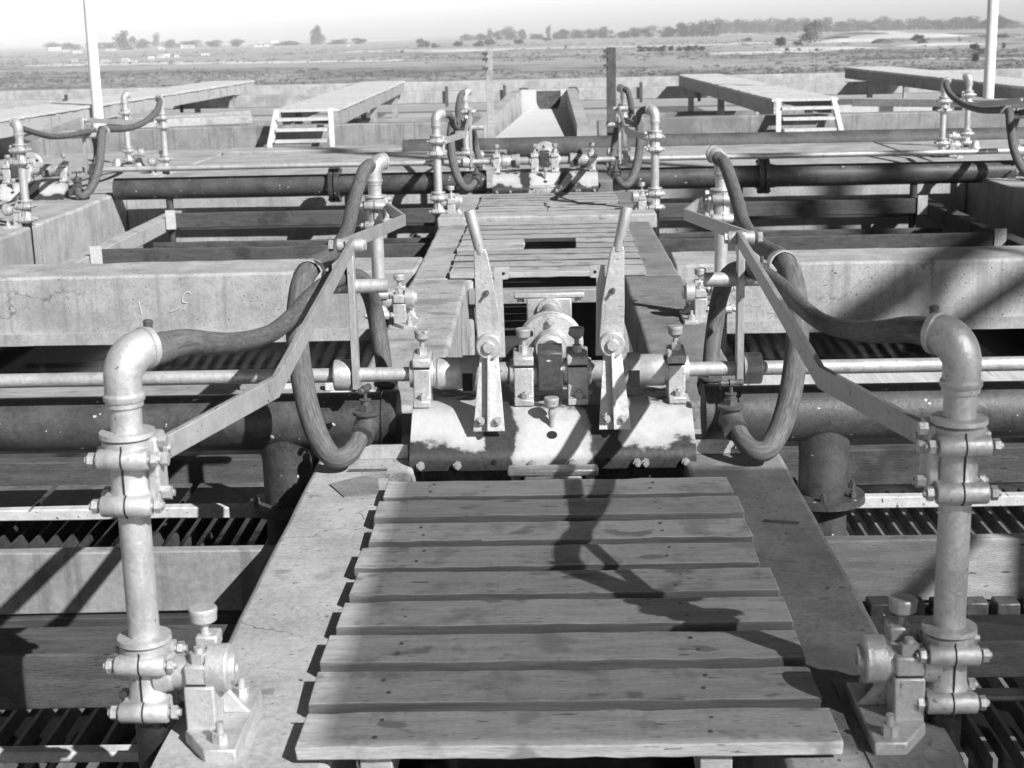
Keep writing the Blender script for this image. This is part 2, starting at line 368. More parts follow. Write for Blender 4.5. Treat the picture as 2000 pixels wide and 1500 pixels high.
def cup(mb, x, y, z0, z1, r=0.026):
    """screw-down grease cup: stem, tapered bowl, lid"""
    h = z1 - z0
    mb.lathe((x, y, z0), (0, 0, 1), [(0, 0.0), (0, 0.008), (h - 0.038, 0.008), (h - 0.036, 0.012), (h - 0.03, r * 0.72), (h - 0.026, r * 0.93), (h - 0.010, r * 0.96), (h - 0.0095, r), (h - 0.003, r), (h, r * 0.93), (h + 0.001, 0.0)])

# ================================================================== SETTING
GZ = -7.0
g = MB(); g.box(-5000, 5000, -1500, 6500, GZ - 1, GZ); g.build('ground', 'ground', kind='structure')
# pale sandy tracks on the plain
def strip(name, pts, mat='sand', z=GZ + 0.03):
    m = MB(); top, bot = [], []
    for (x, y, w) in pts:
        a = m.bm.verts.new((x, y + w, z)); b_ = m.bm.verts.new((x, y - w, z)); top.append(a); bot.append(b_)
    for i in range(len(pts) - 1): m._f([bot[i], bot[i + 1], top[i + 1], top[i]])
    return m.build(name, mat, kind='structure')
def px2g(px, py, z=GZ):
    """a ground point on the line of sight of a picture position (used to site far trees and houses at their true distance)"""
    Rm = cam.rotation_euler.to_matrix(); d = Rm @ V(((px - 1000) / 2900, -(py - 750) / 2900, -1)); t = (z - CAMH) / d.z
    return V((0, 0, CAMH)) + d * t
def track(name, pxs, wpx):
    pts = []
    for i, (px, py) in enumerate(pxs):
        a = px2g(px, py - wpx * (0.5 + random.random() * 0.5)); b_ = px2g(px, py + wpx * (0.5 + random.random() * 0.5))
        pts.append(((a.x + b_.x) / 2, (a.y + b_.y) / 2, max(2.0, (a.y - b_.y) / 2)))
    return strip(name, pts)
track('sandy_track', [(60 + 25 * i, 128 - i * 0.35 + random.uniform(-.8, .8)) for i in range(30)], 2.5)
track('sandy_track', [(680 + 25 * i, 101 - i * 0.45 + random.uniform(-.5, .5)) for i in range(27)], 1.6)
track('sandy_track', [(1340 + 25 * i, 88 - i * 0.6 + random.uniform(-.7, .7)) for i in range(16)], 1.8)
track('sandy_track', [(1300 + 25 * i, 68 - i * 0.1 + random.uniform(-.8, .8)) for i in range(30)], 1.4)
track('sandy_track', [(370 + 25 * i, 88 - i * 0.6 + random.uniform(-.4, .4)) for i in range(18)], 1.2)
track('sandy_track', [(1800 + 25 * i, 115 + random.uniform(-.8, .8)) for i in range(12)], 2.2)
track('sandy_track', [(1520 + 20 * i, 100 + random.uniform(-.8, .8)) for i in range(6)], 1.0)

# tank body: floor, dark liquor, outer walls
t = MB(); t.box(-14, 14, -3, 36.5, GZ + 0.01, -0.97); t.build('tank_floor', 'dark_concrete', kind='structure')
w = MB(); w.box(-5.7, 5.7, -2.5, 18.4, -0.96, -0.86); w.build('water', 'black_water', kind='structure')
w = MB(); w.box(-13, 13, 19.0, 35.4, -0.55, -0.22); w.build('settling_tank_water', 'bright_water', kind='structure')

SID = {-1: 'left', 1: 'right'}
def thing(mb, name, mat, label, cat, group=None, **k): return mb.build(name, mat, label=label, cat=cat, group=group, **k)

# central walkway ledges (two rounded concrete kerbs with a long opening between)
def ledge(s, y0, y1, label, zt=0.0, zb=-0.62, xi=0.42, xo=0.735):
    m = MB(); m.longbox(*(sorted((s * xi, s * xo))), y0, y1, zb, zt, max(4, int((y1 - y0) * 6)), 0.0015, axis=1)
    return thing(m, 'concrete_ledge', 'concrete' if s < 0 else 'darker_concrete', label, 'concrete ledge', 'concrete ledges of the central walkway', bevel=0.018, seg=3)
for s in (-1, 1):
    ledge(s, -1.0, 4.60, f'long stained concrete ledge beside the nearest slatted deck, on the {SID[s]}', zt=-0.012)
    ledge(s, 5.18, 8.02, f'concrete ledge beyond the hand levers carrying the second bearing, on the {SID[s]}')
    ledge(s, 8.03, 12.4, f'concrete ledge beside the two distant slatted decks, on the {SID[s]}', xi=0.40)
    ledge(s, 13.35, 17.2, f'farthest concrete ledge behind the second drive unit, on the {SID[s]}')
    # sill under the machine
    m = MB(); m.box(*sorted((s * 0.45, s * 0.735)), 4.602, 5.178, -0.62, -0.10)
    thing(m, 'concrete_sill', 'concrete', f'low concrete sill below the dark pipe end, {SID[s]} of the front drive unit', 'sill', bevel=0.01)
    m = MB(); m.box(*sorted((s * 0.45, s * 0.735)), 12.402, 13.348, -0.62, -0.10)
    thing(m, 'concrete_sill', 'concrete', f'low concrete sill below the pipe end, {SID[s]} of the rear drive unit', 'sill', bevel=0.01)
# small steel angles beside the machine feet
for s in (-1, 1):
    m = MB(); m.box(*sorted((s * 0.447, s * 0.66)), 4.535, 4.545, -0.010, 0.035); m.box(*sorted((s * 0.447, s * 0.66)), 4.545, 4.60, -0.010, -0.002)
    m.hexa((s * 0.60, 4.533, 0.014), (s * 0.60, 4.520, 0.014), 0.012)
    thing(m, 'steel_angle', 'aluminium_paint', f'short pale steel angle on the ledge at the {SID[s]} foot of the front drive unit', 'steel angle')
m = MB(); m.box(-0.395, 0.395, 8.1, 12.35, -0.6, -0.35); m.build('slot_shade_box', 'deep_shade_timber', kind='structure')  # dark box added under the middle deck to blacken its slot
# raised kerb between the two far decks
m = MB(); m.longbox(-0.75, 0.79, 10.36, 10.60, -0.05, 0.055, 12, 0.002)
thing(m, 'concrete_kerb', 'wall_concrete', 'pale concrete kerb running across the walkway between the two far decks', 'kerb', bevel=0.012)
m = MB(); cup(m, 0.03, 10.66, 0.0, 0.115, 0.035)
thing(m, 'oil_cup', 'grey_paint', 'small round oil cup standing behind the pale concrete kerb', 'oil cup')
# cross beam and bearers below deck two
m = MB(); m.box(-0.419, 0.419, 7.93, 8.02, -0.13, -0.055); thing(m, 'cross_beam', 'grey_paint', 'grey steel cross beam under the near edge of the middle deck', 'beam', bevel=0.004)
CW = {}
# mortar pads and walls --------------------------------------------------
for s in (-1, 1):
    m = MB(); m.longbox(*sorted((s * 0.737, s * 3.765)), 8.36, 8.88, -0.40, 0.0, 22, 0.0015)
    o = thing(m, 'cross_wall', 'wall_concrete', f'thick pale concrete cross wall beyond the {SID[s]} link bars', 'concrete wall', 'cross walls of the tank', bevel=0.016)
    m = MB(); m.longbox(*sorted((s * 0.737, s * 3.765)), 8.338, 8.359, -0.398, -0.33, 22, 0.001)
    m.build('ledge', 'wall_concrete', o); CW[s] = o
    m = MB(); m.longbox(*sorted((s * 3.77, s * 5.77)), -2.6, 18.2, -0.42, 0.0, 40, 0.003, axis=1)
    o2 = thing(m, 'side_wall', 'wall_concrete', f'broad pale concrete side wall along the {SID[s]} edge of the open tank', 'concrete wall', 'side walls of the tank', bevel=0.02)
    m = MB(); m.box(*sorted((s * 3.20, s * 3.31)), 8.9, 13.2, -0.28, -0.16)
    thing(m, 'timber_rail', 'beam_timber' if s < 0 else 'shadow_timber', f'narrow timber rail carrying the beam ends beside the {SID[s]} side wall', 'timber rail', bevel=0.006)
    # far slab
    m = MB(); m.longbox(*sorted((s * 0.737, s * 3.765)), 13.32, 17.18, -0.96, 0.0, 20, 0.002)
    o = thing(m, 'cross_slab', 'wall_concrete', f'wide concrete cross slab beyond the {SID[s]} half of the far shaft', 'concrete slab', bevel=0.02)
    m = MB(); m.box(s * 1.75 - 0.02, s * 1.75 + 0.02, 13.300, 13.318, -0.6, -0.002); m.build('joint', 'dark_seam', o)
    m = MB(); m.longbox(*sorted((s * 0.9, s * 3.765)), 17.5, 18.1, -0.96, 0.02, 20, 0.002)
    thing(m, 'slot_kerb', 'wall_concrete', f'low concrete kerb along the dark slot in front of the {SID[s]} steps', 'kerb', bevel=0.015)
# a chalked nine, faded, on the left cross wall
def onwall(zx, zy):
    Rm = cam.rotation_euler.to_matrix(); d = Rm @ V(((250 + zx / 8 - 1000) / 2900, -(540 + zy / 8 - 750) / 2900, -1)); t_ = 8.3585 / d.y
    return V((0, 0, CAMH)) + d * t_
for st in ([(975, 275), (945, 240), (885, 268), (852, 330), (850, 390), (885, 408), (935, 402)], [(930, 412), (900, 460), (865, 520)], [(800, 475), (745, 520), (660, 555)], [(165, 390), (190, 480), (215, 590)]):
    m = MB(); m.tube([onwall(*q) for q in st], 0.0035, n=6, sub=4); m.build('chalk_mark', 'chalk', CW[-1])
# slab beyond the side walls and outer walls of the far tank
for s in (-1, 1):
    m = MB(); m.box(*sorted((s * 5.78, s * 13.9)), -2.6, 18.8, -0.965, -0.06)
    thing(m, 'outer_slab', 'wall_concrete', f'flat concrete slab outside the {SID[s]} side wall', 'concrete slab', bevel=0.02)
    m = MB(); m.box(*sorted((s * 13.1, s * 13.9)), 18.85, 36.4, -0.965, 0.05)
    thing(m, 'outer_wall', 'wall_concrete', f'outermost {SID[s]} wall of the far settling tank', 'concrete wall', bevel=0.02)
for s in (-1, 1):
    m = MB(); m.longbox(*sorted((s * 0.92, s * 13.0)), 18.45, 18.75, -0.965, 0.25, 36, 0.003)
    thing(m, 'step_wall', 'old_concrete', f'long raised concrete wall behind the {SID[s]} step ladder', 'concrete wall', bevel=0.015)
m = MB(); m.longbox(-13.0, 13.0, 35.5, 36.3, -0.965, 0.22, 60, 0.004)
thing(m, 'end_wall', 'wall_concrete', 'farthest pale concrete wall in front of the open plain', 'concrete wall', bevel=0.02)
m = MB(); m.longbox(-13.0, 13.0, 30.0, 30.35, -0.04, 0.20, 60, 0.004)
cc = thing(m, 'launder_channel', 'wall_concrete', 'raised channel crossing the far tank under the gangway ends', 'channel', bevel=0.015)
for k, x in enumerate((-9.5, -7.2, -1.9, -0.75, 1.95, 3.1, 8.2, 10.4)):
    m = MB(); m.box(x - 0.03, x + 0.03, 29.94, 29.985, -0.1, 0.30); m.build('stanchion', 'far_iron', cc)
for k, (y, zt, x0, x1) in enumerate(((21.9, 0.02, -13, -0.95), (21.9, 0.02, 0.8, 13), (25.6, -0.08, -13, -0.7), (25.6, -0.08, 0.7, 13))):
    m = MB(); m.longbox(x0, x1, y, y + 0.28, -0.965, zt, 26, 0.004)
    thing(m, 'baffle_wall', 'old_concrete', f'{("nearer", "farther")[k // 2]} low baffle wall in the far tank, {("left", "right")[k % 2]} of the flume', 'baffle wall', 'baffle walls in the far tank', bevel=0.01)
# oblique planks lying left of the left ladder and right of the right one
for k, (a, b_, mm) in enumerate((((-5.4, 18.9, .30), (-4.1, 20.6, .30), 'beam_timber'), ((-5.1, 18.6, .305), (-3.75, 19.2, .305), 'beam_timber'), ((4.2, 20.3, .30), (6.2, 18.9, .30), 'beam_timber'), ((4.2, 22.0, .12), (5.6, 21.9, .12), 'pale_timber'))):
    m = MB(); m.bar([a, b_], 0.3, 0.10)
    thing(m, 'loose_plank', mm, ('grey plank lying aslant behind the left ladder', 'shorter pale plank in front of the grey one, left of the left ladder', 'grey plank lying aslant right of the right ladder', 'pale short plank resting far right under the outer gangway')[k], 'plank', bevel=0.006)

# ------------------------------------------------------------------ decks
def deck(label, x0, x1, ys, wid, th, z0, bearers, mat='deck_timber', hole=None, nseg=10, nails=False):
    root = empty('slatted_deck', ((x0 + x1) / 2, (ys[0] + ys[-1]) / 2, z0), label, 'slatted deck', 'slatted timber decks over the walkway opening')
    for i, y in enumerate(ys):
        e0 = random.uniform(-.009, .009); e1 = random.uniform(-.010, .010)
        m = MB()
        if hole and hole[2] < y + wid / 2 < hole[3]:
            m.longbox(x0 + e0, hole[0], y, y + wid, z0, z0 + th, 5, 0.0012); m.build('slat', mat, root, bevel=0.003); m = MB(); m.longbox(hole[1], x1 + e1, y, y + wid, z0, z0 + th, 5, 0.0012)
        else: m.longbox(x0 + e0, x1 + e1, y + random.uniform(-.003, .003), y + wid, z0 + random.uniform(-.001, .001), z0 + th + random.uniform(-.002, .002), nseg * 2, 0.0009)
        so = m.build('slat', mat, root, bevel=0.003)
        so.data.materials.append(MATS['slat_gap_shade' if nails else 'deep_shade_timber'])
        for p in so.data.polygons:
            if abs(p.normal.y) > 0.8 and not (i == 0 and p.normal.y < 0): p.material_index = 1  # sides take the shade-coloured material; the open first front stays plain
    if nails:
        for y in ys:
            for bx in bearers:
                for q in (0.3, 0.7):
                    m = MB(); xx = bx + random.uniform(-.012, .012); yy = y + wid * q + random.uniform(-.01, .01); m.cyl((xx, yy, z0 + th - .001), (xx, yy, z0 + th + .0018), 0.0045, n=8); m.build('nail', 'valve_iron', root)
    for bx in bearers:
        m = MB(); m.box(bx - 0.03, bx + 0.03, ys[0] + 0.015, ys[-1] + wid - 0.015, z0 - 0.075, z0 - 0.001); m.build('bearer', 'beam_timber', root, bevel=0.003)
    return root
ys1 = [2.50 + 0.1905 * i for i in range(9)]
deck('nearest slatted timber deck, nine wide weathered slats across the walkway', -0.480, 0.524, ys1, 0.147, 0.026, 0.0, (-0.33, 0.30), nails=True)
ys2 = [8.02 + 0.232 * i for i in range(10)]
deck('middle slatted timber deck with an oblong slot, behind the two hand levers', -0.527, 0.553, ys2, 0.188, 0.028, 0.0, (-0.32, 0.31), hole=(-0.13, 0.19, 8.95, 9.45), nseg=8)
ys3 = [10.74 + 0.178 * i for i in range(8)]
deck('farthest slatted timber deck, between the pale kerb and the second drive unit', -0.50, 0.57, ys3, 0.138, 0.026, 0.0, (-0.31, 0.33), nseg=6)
for x, sd_ in ((-0.25, 'left'), (0.33, 'right')):
    m = MB(); m.box(x - .03, x + .03, 1.6, 2.48, -0.32, -0.24)
    thing(m, 'timber_bearer', 'beam_timber', f'{sd_} timber bearer end below the front edge of the nearest deck', 'timber bearer', bevel=0.004)
m = MB(); m.cyl((0.0, 1.2, -0.26), (0.0, 2.35, -0.26), 0.034); m.cyl((0.0, 2.35, -0.26), (0.0, 2.40, -0.26), 0.055)
thing(m, 'worm_shaft_end', 'aluminium_paint', 'silver shaft end below the front edge of the nearest deck', 'shaft')

# ------------------------------------------------------------------ beams over the bays, both sides
def plank(name, s, x0, x1, y, th, z0, z1, mat, label, cat='timber beam', grp='timber beams across the tank bays', n=10, j=0.0018):
    m = MB(); m.longbox(*sorted((s * x0, s * x1)), y, y + th, z0, z1, n, j)
    return thing(m, name, mat, label, cat, grp, bevel=0.005)
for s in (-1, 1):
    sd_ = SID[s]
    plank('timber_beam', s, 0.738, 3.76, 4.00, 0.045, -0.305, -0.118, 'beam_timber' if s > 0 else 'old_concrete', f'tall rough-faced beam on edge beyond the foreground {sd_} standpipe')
    plank('timber_beam', s, 0.738, 3.76, 3.975, 0.09, -0.36, -0.312, 'deep_shade_timber', f'lower timber packing directly under the tall {sd_} beam')
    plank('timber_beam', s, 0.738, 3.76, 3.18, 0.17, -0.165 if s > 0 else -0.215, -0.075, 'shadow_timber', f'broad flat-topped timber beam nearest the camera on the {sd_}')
    plank('timber_beam', s, 0.738, 3.76, 3.13, 0.045, -0.20 if s > 0 else -0.33, -0.185 if s > 0 else -0.30, 'pale_timber' if s < 0 else 'deep_shade_timber', f'thin timber strip below the broad near beam on the {sd_}')
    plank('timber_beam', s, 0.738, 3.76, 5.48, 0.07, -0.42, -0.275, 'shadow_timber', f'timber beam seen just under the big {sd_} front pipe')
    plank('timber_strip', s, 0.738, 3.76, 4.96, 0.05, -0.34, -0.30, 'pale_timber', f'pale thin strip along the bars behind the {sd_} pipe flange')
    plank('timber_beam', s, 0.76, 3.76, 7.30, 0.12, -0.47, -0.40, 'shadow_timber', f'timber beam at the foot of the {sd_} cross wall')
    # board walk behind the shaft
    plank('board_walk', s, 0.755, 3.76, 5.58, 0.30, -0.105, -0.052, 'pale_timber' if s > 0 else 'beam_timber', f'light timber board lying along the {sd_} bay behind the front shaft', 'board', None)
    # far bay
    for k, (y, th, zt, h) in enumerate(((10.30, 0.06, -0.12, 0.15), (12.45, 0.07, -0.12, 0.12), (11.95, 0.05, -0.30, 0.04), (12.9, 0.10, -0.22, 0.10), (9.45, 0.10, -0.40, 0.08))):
        plank('timber_beam', s, 0.755, 3.19, y, th, zt - h, zt, ('shadow_timber', 'shadow_timber', 'shadow_timber', 'deep_shade_timber', 'deep_shade_timber')[k], f'{("nearest", "farthest pale-topped", "thin low", "rearmost dark", "lowest dark")[k]} timber beam in the far {sd_} bay')
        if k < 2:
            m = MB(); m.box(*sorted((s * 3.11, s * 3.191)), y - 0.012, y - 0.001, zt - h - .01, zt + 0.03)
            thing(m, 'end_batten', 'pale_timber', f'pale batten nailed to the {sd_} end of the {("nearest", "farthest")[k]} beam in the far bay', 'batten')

def bars(s, x0, x1, y0, y1, z, pitch, w, h, label, tilt=0.0, mat='screen_bars'):
    m = MB(); x = x0
    while x < x1:
        e = random.uniform(-.002, .002)
        m.box(*sorted((s * (x + e), s * (x + e + w))), y0, y1, z - h, z + random.uniform(-.002, .002)); x += pitch
    return thing(m, 'bar_screen', mat, label, 'bar screen', 'bar screens in the tank bays')
for s in (-1, 1):
    bars(s, 0.78, 3.4, 4.10, 5.42, -0.42, 0.062, 0.010, 0.05, f'slanting row of thin bars under the front {SID[s]} pipe flange', mat='screen_bars' if s > 0 else 'dark_bars')
    bars(s, 0.78, 3.4, 1.3, 3.12, -0.44, 0.075, 0.012, 0.05, f'row of thin bars below the near {SID[s]} corner of the picture')
    bars(s, 0.78, 3.4, 3.36, 3.97, -0.46, 0.075, 0.012, 0.05, f'short row of bars between the two near {SID[s]} beams')
    bars(s, 0.80, 3.0, 9.7, 12.9, -0.62, 0.10, 0.012, 0.05, f'row of bars under the beams of the far {SID[s]} bay', mat='dark_bars')
    # dark chock blocks
    n = 18 if s > 0 else 0
    for k in range(n):
        x = 0.80 + 0.088 * k
        m = MB(); m.box(*sorted((s * x, s * (x + 0.066))), 3.90, 3.955 + random.uniform(0, .015), -0.33, -0.272 + random.uniform(-.006, .006))
        thing(m, 'chock_block', 'tarred_iron' if s > 0 else 'deep_shade_timber', f'dark block under the tall {SID[s]} beam, {ORD[k]} from the walkway', 'block', f'dark blocks under the tall {SID[s]} beam', bevel=0.006)
# grey flat plates under the left pipe
m = MB()
for k in range(4): m.box(-2.95 + 0.54 * k, -2.44 + 0.54 * k, 5.02, 5.40, -0.352, -0.345)
thing(m, 'sheet_plates', 'screen_bars', 'flat grey sheets lying under the front left pipe', 'metal sheets')

# ------------------------------------------------------------------ big pipes
def main_pipe(y, segs, tees, flanges, label, z=0.045, r=0.095, legs=()):
    root = empty('cast_iron_pipe', (segs[0][0], y, z), label, 'pipe', 'dark cast-iron pipes')
    for a, b_ in segs:
        m = MB(); prof = []; n = 14
        L_ = abs(b_ - a); ax = 1 if b_ > a else -1
        m.lathe((a, y, z), (ax, 0, 0), [(0, r * 0.75), (0, r + 0.006), (0.05, r + 0.006), (0.055, r)] + [(0.055 + (L_ - 0.06) * (i / n), r + random.uniform(-.0006, .0006)) for i in range(1, n)] + [(L_, r), (L_, 0.0)], n=40)
        m.build('barrel', 'tarred_iron', root)
    for x in tees:
        m = MB(); rings = []
        for j in range(8):
            tt = j / 7; rr = 0.083 + 0.010 * (1 - tt) ** 2.5; rg = []
            for i in range(36):
                a = 2 * math.pi * i / 36; px_, py_ = rr * math.cos(a), rr * math.sin(a) * (0.90 + 0.10 * tt)
                zb = -math.sqrt(max(0.0, (r + 0.001) ** 2 - min(abs(py_), r) ** 2)); zz = zb * (1 - tt) + (-0.155) * tt
                rg.append(m.bm.verts.new((x + px_, y + py_, z + min(zz, zb + 0.0))))
            rings.append(rg)
        rings.append([m.bm.verts.new((x + 0.083 * math.cos(2 * math.pi * i / 36), y + 0.083 * math.sin(2 * math.pi * i / 36), z - 0.285)) for i in range(36)])
        m.loft(rings)
        m.build('branch', 'tarred_iron', root)
        m = MB(); m.lathe((x, y, z - 0.275), (0, 0, -1), [(0, 0.0), (0, 0.084), (0.003, 0.138), (0.028, 0.141), (0.031, 0.137), (0.031, 0.0)], n=40)
        f = m.build('flange', 'tarred_iron', root)
        for k in range(6):
            a = R(60 * k + 20); m = MB(); bx, by = x + 0.112 * math.cos(a), y + 0.112 * math.sin(a)
            m.hexa((bx, by, z - 0.276), (bx, by, z - 0.258), 0.012); m.cyl((bx, by, z - 0.26), (bx, by, z - 0.248), 0.006, n=10); m.build('bolt', 'valve_iron', f)
        m = MB(); m.cyl((x, y, z - 0.307), (x, y, -0.97), 0.080, n=28); m.build('downpipe', 'tarred_iron', root)
    for x in flanges:
        m = MB(); m.lathe((x - 0.045, y, z), (1, 0, 0), [(0, 0.0), (0, r + 0.004), (0, 0.150), (0.038, 0.152), (0.040, 0.120), (0.050, 0.120), (0.052, 0.152), (0.090, 0.150), (0.090, 0.0)], n=36)
        f = m.build('flange', 'tarred_iron', root)
        for k in range(6):
            a = R(60 * k + 10); m = MB(); m.hexa((x - 0.06, y + 0.132 * math.cos(a), z + 0.132 * math.sin(a)), (x + 0.06, y + 0.132 * math.cos(a), z + 0.132 * math.sin(a)), 0.012); m.build('bolt', 'valve_iron', f)
    for x in legs:
        m = MB(); m.cyl((x, y, z - r * 0.9), (x, y, -0.97), 0.032, n=18); m.build('leg', 'tarred_iron', root)
    return root
main_pipe(4.82, [(-0.50, -3.5)], [-0.885], [], 'big dark tarred pipe with a downward branch, front left')
main_pipe(4.82, [(0.52, 3.5)], [0.925], [], 'big dark tarred pipe with a downward branch, front right')
main_pipe(12.97, [(-0.50, -1.86), (-1.78, -3.75)], [], [-1.82], 'dark pipe with a bolted flange joint, rear left', z=0.045, legs=(-3.28,))
main_pipe(12.97, [(0.60, 1.86), (1.95, 4.05)], [], [1.90], 'dark pipe with a bolted flange joint, rear right', z=0.045, legs=(3.20,))
m = MB(); m.lathe((-1.62, 17.3, 0.0), (1, 0, 0), [(0, 0.0), (0, 0.125), (0.1, 0.132)] + [(0.1 + 0.5 * k, 0.128 + random.uniform(-.004, .004)) for k in range(1, 23)] + [(11.6, 0.0)], n=32)
thing(m, 'wrapped_pipe', 'far_iron', 'long dark wrapped pipe lying in the slot before the raised wall', 'pipe')

# ------------------------------------------------------------------ shafts
SZ = 0.228
def shaft(y, x0, x1, label, r=0.0235, extra=()):
    root = empty('drive_shaft', ((x0 + x1) / 2, y, SZ), label, 'shaft', 'silver rocking shafts')
    m = MB(); m.lathe((x0, y, SZ), (1, 0, 0), [(0, 0.0), (0, r)] + [(0.3 * k, r) for k in range(1, int((x1 - x0) / 0.3))] + [(x1 - x0, r), (x1 - x0, 0)], n=26); m.build('shaft_bar', 'aluminium_paint', root)
    for a, w_, rr in extra:
        m = MB(); m.lathe((a, y, SZ), (1, 0, 0), [(0, 0), (0, rr - 0.003), (0.004, rr), (w_ - 0.004, rr), (w_, rr - 0.003), (w_, 0)], n=28); m.build('collar', 'aluminium_paint', root)
    return root
shaft(4.70, -3.5, 3.5, 'long silver shaft crossing in front of the dark pipes, through the front drive unit')
shaft(12.85, -4.02, 4.02, 'long silver shaft crossing behind the far decks, through the rear drive unit')

# ------------------------------------------------------------------ swing standpipes
def bolt_x(mb, x0, x1, y, z, r):
    mb.hexa((x0, y, z), (x0 + 0.011, y, z), r); mb.hexa((x1 - 0.011, y, z), (x1, y, z), r); mb.cyl((x0 - 0.006, y, z), (x1 + 0.006, y, z), r * 0.5, n=12)
def clamp(root, x, y, z0, z1, s, inner_boss):
    m = MB(); h = z1 - z0
    m.lathe((x, y, z0), (0, 0, 1), [(0, 0.030), (0, 0.036), (0.010, 0.047), (0.036, 0.047), (0.048, 0.037), (h * 0.5, 0.0365), (h - 0.052, 0.037), (h - 0.040, 0.047), (h - 0.016, 0.048), (h - 0.012, 0.040), (h - 0.009, 0.052), (h, 0.051), (h + 0.002, 0.030)], n=36)
    for zz in (z0 + 0.026, z1 - 0.045):
        m.lathe((x - 0.047, y - 0.040, zz), (1, 0, 0), [(0, 0), (0, 0.018), (0.003, 0.020), (0.091, 0.020), (0.094, 0.018), (0.094, 0)], n=24)
        m.box(x - 0.043, x + 0.043, y - 0.040, y - 0.01, zz - 0.018, zz + 0.018)
        m.lathe((x - 0.047, y + 0.040, zz), (1, 0, 0), [(0, 0), (0, 0.018), (0.094, 0.018), (0.094, 0)], n=16)
    c = m.build('clamp', 'aluminium_paint', root, ang=40)
    m = MB()
    for zz in (z0 + 0.026, z1 - 0.045): m.lathe((x - 0.0015, y - 0.040, zz), (1, 0, 0), [(0, 0), (0, 0.0206), (0.003, 0.0206), (0.003, 0)], n=24)
    m.box(x - 0.0015 + 0.004 * s, x + 0.0015 + 0.004 * s, y - 0.0385, y - 0.03, z0 + 0.045, z1 - 0.062); m.box(x - 0.0015, x + 0.0015, y - 0.0485, y - 0.03, z0 + 0.004, z0 + 0.012)
    m.box(x - 0.0015, x + 0.0015, y - 0.0485, y - 0.03, z1 - 0.028, z1 - 0.018)
    m.build('seam', 'dark_seam', c)
    for zz in (z0 + 0.026, z1 - 0.045):
        for yy in (y - 0.040, y + 0.040):
            m = MB(); bolt_x(m, x - 0.064, x + 0.064, yy, zz, 0.014); m.build('bolt', 'aluminium_paint', c)
    if inner_boss:
        m = MB(); m.box(*sorted((x - s * 0.035, x - s * 0.058)), y - 0.015, y + 0.05, z0 + 0.02, z1 - 0.01); m.build('lug_plate', 'aluminium_paint', c, bevel=0.006)
        for zz in (z0 + 0.04, z1 - 0.055, z1 - 0.02):
            m = MB(); m.hexa((x - s * 0.058, y - 0.002, zz), (x - s * 0.074, y - 0.002, zz), 0.013); m.build('bolt', 'aluminium_paint', c)
    return c
def standpipe(s, cx, y, label, dz=0.0, sub=(0, 0, 0)):
    x = cx + s * 0.768
    root = empty('swing_standpipe', (x, y, 0.02 + dz), label, 'standpipe', 'silver swing standpipes')
    m = MB(); m.lathe((x, y, 0.15 + dz), (0, 0, 1), [(0, 0)] + [(0.01, 0.0298)] + [(0.05 * k, 0.0298) for k in range(1, 11)] + [(0.53, 0.0298), (0.53, 0)], n=32); m.build('pipe', 'aluminium_paint', root)
    m = MB(); d = V((-s * 0.62, 0.78, 0.02)).normalized(); Rb = 0.052
    b0 = V((x, y, 0.645 + dz)); c0 = V((x, y, 0.692 + dz))
    arc = [b0, c0] + [c0 + d * Rb * (1 - math.cos(a)) + V((0, 0, 1)) * Rb * math.sin(a) for a in (R(20), R(40), R(60), R(80), R(90))]
    e = arc[-1] + d * 0.012; arc.append(e)
    m.tube(arc, [0.0345, 0.0345, 0.036, 0.0375, 0.038, 0.0375, 0.036, 0.036], n=30, sub=3)
    m.lathe((x, y, 0.655 + dz), (0, 0, 1), [(0, 0.028), (0.0, 0.037), (0.004, 0.0385), (0.011, 0.0385), (0.015, 0.035), (0.02, 0.03)], n=32)
    m.lathe(e - d * 0.012, d, [(0, 0.034), (0.0, 0.0395), (0.012, 0.0395), (0.016, 0.034), (0.018, 0.02)], n=30)
    el = m.build('elbow', 'aluminium_paint', root, ang=40)
    m = MB(); (m.lathe if y < 3 else (lambda *a_, **k_: None))(e + V((0, 0, 0.028)), (-s * 0.1, 0, 1), [(0, 0), (0, 0.009), (0.016, 0.009), (0.020, 0.010), (0.023, 0.007), (0.024, 0)], n=14); (m.build('drain_plug', 'valve_iron', el) if y < 3 else None)
    clamp(root, x, y, 0.437 + dz, 0.597 + dz, s, True)
    clamp(root, x, y, 0.022 + dz, 0.190 + dz, s, False)
    m = MB(); m.lathe((x, y, 0.03 + dz), (0, 0, -1), [(0, 0.03), (0.01, 0.031), (0.5, 0.031), (0.98, 0.031), (0.985, 0)], n=28); m.build('dip_tube', 'black_pipe', root)
    m = MB(); m.lathe((x, y, 0.115 + dz), (-s, 0, 0), [(0.02, 0), (0.02, 0.040), (0.05, 0.037), (0.054, 0.033), (0.118, 0.033), (0.121, 0.0)], n=30)
    m.lathe((x, y, 0.122 + dz), (-s, 0, 0), [(0.118, 0), (0.118, 0.034), (0.122, 0.046), (0.158, 0.046), (0.162, 0.043), (0.164, 0.030), (0.174, 0.028), (0.174, 0.012), (0.168, 0.012), (0.168, 0)], n=34)
    m.build('trunnion', 'aluminium_paint', root)
    return root
